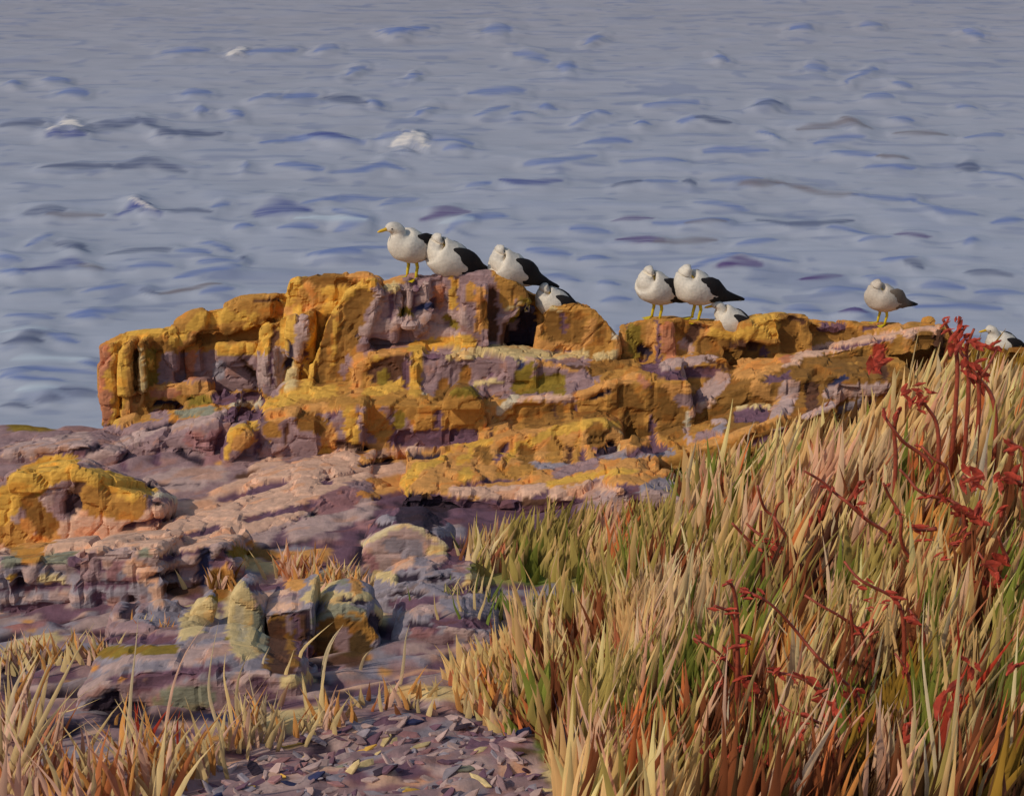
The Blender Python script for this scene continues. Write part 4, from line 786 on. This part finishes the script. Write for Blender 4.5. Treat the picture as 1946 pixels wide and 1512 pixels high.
PLANTS = [
    ('tall red plant standing above the ledge at the right edge', 9.3, (1840, 960), 'J',
     [[(1790, 470), (1760, 390), (1700, 330), (1640, 240), (1580, 150), (1540, 60), (1515, 20)], [(1640, 240), (1640, 160), (1680, 70)], [(1580, 150), (1600, 60), (1605, 5)], [(1700, 330), (1740, 300), (1800, 180)]],
     [(1540, 60, .6, 60), (1600, 90, 1.2, 80), (1640, 70, .3, 60), (1580, 150, 1.0, 100), (1680, 170, .2, 90), (1780, 165, .1, 90), (1650, 270, -.9, 100), (1690, 320, -.6, 110), (1730, 330, -.8, 80), (1560, 110, 1.6, 80), (1620, 130, 2.2, 80), (1530, 25, .8, 40), (1600, 15, 1.3, 40), (1730, 180, .2, 80)]),
    ('red plant with a clump of scarlet leaves over pale grass below the ledge', 8.9, (1760, 870), 'J',
     [[(1450, 770), (1380, 720), (1300, 670), (1250, 600), (1205, 540), (1200, 490)], [(1480, 550), (1440, 500), (1400, 440)], [(1250, 600), (1275, 540), (1275, 500)], [(1540, 790), (1470, 770), (1400, 690)]],
     [(1320, 430, .9, 80), (1390, 400, .3, 90), (1400, 470, 1.6, 80), (1275, 530, 1.6, 90), (1340, 440, 2.0, 70), (1420, 410, -.4, 70), (1400, 440, 1.2, 70)]),
    ('red stem with two broad scarlet leaves in the right grass', 8.0, (1850, 1100), 'J',
     [[(1620, 1010), (1530, 970), (1440, 960), (1370, 920), (1330, 860), (1285, 815)], [(1620, 850), (1660, 880), (1690, 930)], [(1690, 1100), (1640, 1050), (1560, 980)]],
     [(1660, 870, -.4, 120), (1690, 910, -1.2, 100), (1640, 1040, -.4, 150), (1670, 1070, -.6, 110), (1530, 970, -.2, 80), (1410, 950, -.3, 70), (1690, 1010, 1.5, 90), (1380, 690, -.3, 40)]),
    ('forked thin red twig above the dark hollow in the right grass', 8.0, (1500, 1090), 'J',
     [[(760, 1330), (730, 1270), (690, 1180), (640, 1110), (615, 1060), (570, 1035), (545, 970), (530, 900)], [(615, 1060), (640, 1000), (665, 985)], [(550, 1170), (545, 1100), (550, 1035)], [(650, 1330), (570, 1180), (510, 1140), (470, 1100)], [(620, 1330), (560, 1270), (460, 1170), (395, 1100)]],
     [(640, 1250, -.9, 100), (600, 1290, -.8, 100), (560, 1170, -.3, 60), (620, 1190, 1.4, 40), (560, 1250, -.8, 70)]),
    ('long slanting dark red twig crossing the pale grass', 8.1, (1600, 1060), 'J',
     [[(1260, 1190), (1190, 1130), (1100, 1080), (1010, 990), (950, 950), (880, 880), (780, 825)], [(1010, 990), (1050, 930), (1070, 880)], [(870, 1080), (900, 1000), (930, 910)]],
     [(1060, 1040, -.5, 80), (1230, 1160, -.8, 70), (860, 1060, 1.3, 90), (1080, 930, 1.1, 80), (900, 900, -.8, 50)]),
    ('single curved red twig among green blades at the right', 7.9, (1700, 1010), 'J',
     [[(1400, 1330), (1320, 1270), (1285, 1180), (1300, 1080), (1270, 1020), (1230, 960), (1200, 890)], [(1480, 1130), (1410, 1140), (1350, 1130)]],
     [(1210, 900, .8, 36), (1400, 1135, 0, 110), (1350, 1310, -.6, 60), (1280, 1040, -1, 60)]),
    ('dark red leafy stems at the far right edge of the grass', 7.3, (1880, 1150), 'Q',
     [[(1880, 420), (1860, 330), (1820, 230), (1750, 170), (1700, 100)], [(1860, 150), (1830, 80), (1810, 20)], [(1870, 400), (1850, 320), (1850, 250)]],
     [(1780, 220, -.6, 140), (1740, 250, .6, 110), (1510, 150, .2, 60), (1600, 40, .2, 60), (1820, 270, -1.0, 90), (1850, 130, -1.1, 60), (1610, 10, .5, 60), (1570, 60, .3, 50)]),
    ('long red branch arching down through the middle of the right grass', 6.6, (1500, 1300), 'Q',
     [[(1100, 540), (1040, 490), (950, 430), (880, 395), (780, 330)], [(1290, 370), (1220, 320), (1100, 270), (1040, 220), (990, 150)], [(1130, 530), (1140, 500), (1145, 460)], [(1030, 450), (1025, 420), (1025, 380)], [(1420, 520), (1370, 460), (1330, 400)]],
     [(1120, 520, 1.1, 80), (1260, 350, -.6, 90), (1370, 440, -.8, 100), (1090, 270, -.3, 70), (1060, 510, -.5, 70), (1200, 370, .2, 50), (1110, 350, -.2, 40), (1120, 400, -.1, 40)]),
    ('straight red branch slanting to the right below the dark patch', 5.9, (1600, 1450), 'Q',
     [[(1080, 870), (1000, 800), (900, 710), (840, 650), (790, 590), (720, 500), (600, 370), (500, 320), (440, 300)], [(1080, 1050), (1020, 990), (950, 900)], [(890, 870), (800, 790), (710, 750), (580, 735)], [(1330, 740), (1290, 680), (1260, 640)]],
     [(1040, 850, -.7, 110), (960, 770, -.8, 90), (460, 305, -.2, 70), (850, 840, -.3, 110), (620, 740, -.1, 90), (1310, 700, -1.0, 80), (1030, 1010, -.7, 100), (520, 330, -.4, 80), (760, 770, -.4, 90)]),
    ('red twig with drooping leaves at the left of the dark patch', 6.0, (1380, 1330), 'Q',
     [[(510, 800), (430, 760), (350, 660), (280, 600), (190, 560)], [(400, 600), (440, 595), (490, 590)], [(400, 420), (340, 400), (300, 385)], [(400, 270), (370, 265), (350, 280)], [(360, 820), (320, 700), (290, 680)]],
     [(470, 790, -.5, 130), (440, 600, .1, 110), (340, 400, -.3, 90), (210, 570, -.2, 50), (380, 265, .2, 50), (340, 640, -.8, 70), (310, 800, .8, 60), (490, 830, -.5, 90)]),
    ('low red shoots near the bottom of the grass', 5.3, (1520, 1500), 'Q',
     [[(960, 1060), (860, 1010), (780, 970), (700, 950), (650, 910)], [(930, 1200), (940, 1050), (945, 900)], [(1280, 1300), (1310, 1150), (1325, 1020)], [(700, 1100), (680, 1030), (660, 950)]],
     [(680, 1030, 1.4, 120), (720, 1060, -1.2, 110), (800, 970, -.4, 100), (940, 930, 1.5, 100), (440, 1130, .3, 90), (270, 1130, -.6, 80), (1530, 930, 1.2, 180), (1320, 1050, 1.4, 130), (870, 1250, 1.5, 220), (540, 1200, -1.1, 90), (390, 1180, 1.2, 80), (1690, 710, -1.1, 110), (1900, 700, .9, 90), (1720, 990, 1.2, 60)]),
    ('small red leaves at the right edge above the green grass', 8.5, (1940, 960), 'J',
     [[(1946, 700), (1900, 690), (1860, 655)], [(1930, 900), (1880, 850), (1830, 860)]],
     [(1890, 690, -.3, 90), (1900, 860, -.4, 110), (1830, 870, 1.3, 90), (1180, 200, 1.4, 110), (1180, 250, 1.4, 60), (1820, 1040, 1.3, 60)]),
]
for label, Y, _, crop, stems, leaves in PLANTS:
    Y -= .75
    s0 = T(crop, stems[0]); root2 = at(s0[0][0], s0[0][1], Y)
    gz = drop(root2.x, Y, TBV); root = empty('red_plant', (root2.x, Y, gz))
    tag(root, label, 'plant', 'red-stemmed plants in the grass')
    inv = Vector((root2.x, Y, gz))
    for si, st in enumerate(stems):
        p = T(crop, st); pts = [at(x, y, Y+.03*math.sin(i*1.7+si)) for i, (x, y) in enumerate(p)]
        if si == 0 or len(stems) > 3: 
            b = pts[0]; pts = [Vector((b.x+.05, Y, max(gz-.02, b.z-.8))), Vector((b.x+.03, Y, (gz+b.z)/2 if b.z-gz < .5 else b.z-.15))]+pts if b.z-gz > .02 else pts
        fine = []
        for i in range(len(pts)-1):
            for j in range(3): fine.append(pts[i].lerp(pts[i+1], j/3))
        fine.append(pts[-1])
        for _i in range(2): fine = [fine[0]]+[(fine[i-1]+fine[i]*2+fine[i+1])/4 for i in range(1, len(fine)-1)]+[fine[-1]]
        V, Fc = tube_mesh([([q-inv for q in fine], .0125*Y/7, .0065*Y/7)])
        mesh_obj('stem', V, Fc, M_red, root, True)
    for (lx, ly, ang, L) in leaves:
        p = T(crop, [(lx, ly)])[0]; c = at(p[0], p[1], Y-.02)-inv; Lm = L*CROP[crop][2]/F*Y
        for q_ in range(3):
            v_, f_ = leaf_mesh(c+Vector((random.gauss(0, .28), random.gauss(0, .2), random.gauss(0, .28)))*Lm, ang+random.gauss(0, .5), Lm*random.uniform(.7, 1.2), Lm*random.uniform(.22, .42))
            v_ = [p+Vector((random.gauss(0, 1), 0, random.gauss(0, 1)))*Lm*.025 for p in v_]
            mesh_obj('leaf', v_, f_, M_redleaf, root, False)

# ------------------------------------------------------------ gulls
M_leg = plain('yellow_leg', (206, 178, 20), .6, .1); M_beak = plain('yellow_beak', (212, 170, 40), .5, .1)
M_eye = plain('dark_eye', (30, 26, 24), .3, .1)
def loft(path, n=20, cap=True):
    """path: list of (Vector centre, half width y, half height)"""
    V = []; Fc = []; m = len(path)
    for i, (c, ry, rz) in enumerate(path):
        d = (path[min(i+1, m-1)][0]-path[max(i-1, 0)][0]).normalized()
        sdv = Vector((0, 1, 0)); up = d.cross(sdv).normalized()
        sdv = up.cross(d).normalized()
        if up.z < 0 and abs(d.x) > .3: up = -up
        for k in range(n):
            t = 2*math.pi*k/n; V.append(c+sdv*math.cos(t)*ry-up*math.sin(t)*rz*(-1))
    for i in range(m-1):
        for k in range(n):
            j = (k+1) % n; Fc.append((i*n+k, i*n+j, (i+1)*n+j, (i+1)*n+k))
    Fc.append(tuple(range(n))[::-1]); Fc.append(tuple((m-1)*n+k for k in range(n)))
    return V, Fc
def resample(path, k=3):
    P = [np.array([*c, a, b]) for c, a, b in path]; out = []
    for i in range(len(P)-1):
        p0, p1, p2, p3 = P[max(i-1, 0)], P[i], P[i+1], P[min(i+2, len(P)-1)]
        for j in range(k):
            t = j/k; q = .5*((2*p1)+(-p0+p2)*t+(2*p0-5*p1+4*p2-p3)*t*t+(-p0+3*p1-3*p2+p3)*t**3); out.append(q)
    out.append(P[-1]); return [(Vector(q[:3]), max(q[3], .003), max(q[4], .003)) for q in out]
def gull(label, px, py, Y, yaw, s, legs=True, head='fwd', wing=(34, 30, 30), sink=0, tilt=0, body=(222, 209, 188), back=(176, 168, 160), headyaw=0):
    x = at(px, py, Y).x; z = at(px, py, Y).z
    root = empty('gull', (x, Y, z-sink), yaw, s); tag(root, label, 'gull', 'gulls resting on the rocks')
    zl = -.035 if legs else -.155
    tl = math.tan(R(tilt))
    def q(x, y, z): return Vector((x, y, z+zl+x*tl*(1 if x < .1 else 0)))
    hx = math.sin(headyaw)
    bp = [(q(-.33, 0, .17), .026, .006), (q(-.26, 0, .19), .038, .013), (q(-.19, 0, .208), .055, .034), (q(-.11, 0, .228), .092, .072), (q(-.03, 0, .25), .114, .100),
          (q(.045, 0, .275), .118, .108), (q(.095, 0, .315), .096, .092)]
    if head == 'fwd':
        bp += [(q(.112, hx*.0, .352), .056, .057), (q(.118, hx*.01, .385), .046, .046), (q(.140, hx*.03, .412), .045, .040), (q(.168, hx*.05, .418), .036, .032), (q(.19, hx*.07, .412), .020, .018)]
        hd = Vector((math.cos(headyaw), math.sin(headyaw), 0)); hp = q(.155, hx*.04, .413); bdir = (hd+Vector((0, 0, -.22))).normalized(); bs = hp+hd*.03
    else:
        bp += [(q(.105, 0, .345), .062, .058), (q(.10, 0, .375), .050, .046), (q(.085, .012, .398), .040, .032), (q(.068, .02, .408), .022, .016)]
        hd = Vector((-.8, .6, 0)).normalized(); hp = q(.085, .0, .375); bdir = (hd+Vector((0, 0, -.75))).normalized(); bs = hp+hd*.008-Vector((0, 0, .012))
    bp = [(c_, a_*1.08, b_*1.08) for c_, a_, b_ in bp]
    V, Fc = loft(resample(bp), 24); A = np.array([tuple(v) for v in V])
    A = A+.006*np.stack([vn(A*30, 7), vn(A*30, 8), vn(A*30, 9)], 1)
    C = np.tile(lin(body), (len(A), 1))
    m = np.clip((vn(A*np.array([9, 22, 22]), 44)*.5+.5), 0, 1)[:, None]*.5; C = C*(1-m)+lin(back)*m
    rear = np.clip((-A[:, 0]-.05)/.15, 0, 1)[:, None]*.5; C = C*(1-rear)+lin(back)*rear
    mesh_obj('body', A, Fc, M_feather, root, True, cols=C)
    for sg in (1, -1):
        wp_ = [(q(.055, sg*.060, .330), .010, .012), (q(.030, sg*.084, .315), .020, .046), (q(-.02, sg*.094, .290), .028, .080), (q(-.09, sg*.086, .258), .029, .078),
               (q(-.18, sg*.052, .218), .022, .046), (q(-.27, sg*.03, .196), .015, .026), (q(-.37, sg*.012, .172), .006, .008)]
        V, Fc = loft(resample(wp_), 14); A = np.array([tuple(v) for v in V]); A = A+.004*np.stack([vn(A*40, 7), vn(A*40, 8), vn(A*40, 9)], 1)
        wc = np.tile(lin(wing), (len(A), 1))
        tipm = np.clip((-A[:, 0]-.22)/.08, 0, 1)[:, None]; wc = wc*(1-tipm)+lin((30, 27, 27))*tipm
        mesh_obj('wing', A, Fc, M_feather, root, True, cols=wc)
    beak = [(bs+bdir*t, r1, r2) for t, r1, r2 in ((0, .012, .014), (.025, .010, .012), (.05, .008, .011), (.066, .006, .007), (.075, .002, .002))]
    V, Fc = loft(beak, 10); mesh_obj('beak', V, Fc, M_beak, root, True)
    side = hd.cross(Vector((0, 0, 1)))
    for sg in (1, -1):
        e = hp+side*sg*.037+hd*.012+Vector((0, 0, .006))
        bm = bmesh.new(); bmesh.ops.create_icosphere(bm, subdivisions=2, radius=.0065, matrix=Matrix.Translation(e))
        me = bpy.data.meshes.new('eye'); bm.to_mesh(me); bm.free(); me.materials.append(M_eye)
        o = bpy.data.objects.new('eye', me); COL.objects.link(o); o.parent = root
    if legs:
        for sg in (1, -1):
            lg = [Vector((.015, sg*.042, .17)), Vector((-.002, sg*.042, .13)), Vector((-.012, sg*.042, .085)), Vector((.0, sg*.042, .04)), Vector((.004, sg*.042, .006))]
            V, Fc = tube_mesh([(lg, .014, .009)], 8)
            leg = mesh_obj('leg', V, Fc, M_leg, root, True)
            fv = [(0, 0, .012), (.07, -.034, 0), (.078, 0, .002), (.07, .034, 0), (-.018, 0, 0), (0, 0, -.004)]
            fv = [(a+.004, b+sg*.042, c+.004) for a, b, c in fv]
            mesh_obj('foot', fv, [(0, 1, 2), (0, 2, 3), (0, 3, 4), (0, 4, 1), (5, 2, 1), (5, 3, 2), (5, 4, 3), (5, 1, 4)], M_leg, leg)
    return root
PI = math.pi
gull('white gull with black back facing left, yellow beak shown, leftmost on the outcrop', 783, 529, 11.35, PI+R(48), 1.12, True, 'fwd', headyaw=R(-25), tilt=6)
gull('black-backed gull with tucked head, second from left, sitting low on the outcrop', 858, 524, 11.35, PI+R(24), 1.2, False, 'tuck', tilt=12)
gull('black-backed gull with tucked head resting third from left near the outcrop edge', 972, 540, 11.4, PI+R(30), 1.12, False, 'tuck', tilt=14)
gull('gull lying low behind the right shoulder of the outcrop, only white breast and black back', 1056, 572, 11.47, PI+R(12), .95, False, 'tuck', sink=.12, tilt=10)
gull('black-backed gull on yellow legs, left bird of the standing pair', 1247, 606, 11.5, PI+R(36), 1.08, True, 'tuck', tilt=12)
gull('black-backed gull on thick yellow legs, right bird of the standing pair', 1322, 608, 11.5, PI+R(24), 1.14, True, 'tuck', tilt=6)
gull('gull low behind the rock with yellow beak pointing left, beside the standing pair', 1394, 604, 11.48, PI+R(4), .9, False, 'fwd', sink=.13, tilt=14)
gull('young grey-winged gull standing alone on yellow legs on the long ledge', 1675, 616, 11.75, PI+R(30), .96, True, 'tuck', wing=(112, 98, 84), body=(206, 190, 170), back=(150, 136, 120), tilt=4)
gull('white gull with black wing resting at the right edge of the picture behind red leaves', 1908, 658, 11.55, PI+R(8), .86, False, 'fwd', sink=.08, tilt=4)
print('objects', len(bpy.data.objects))
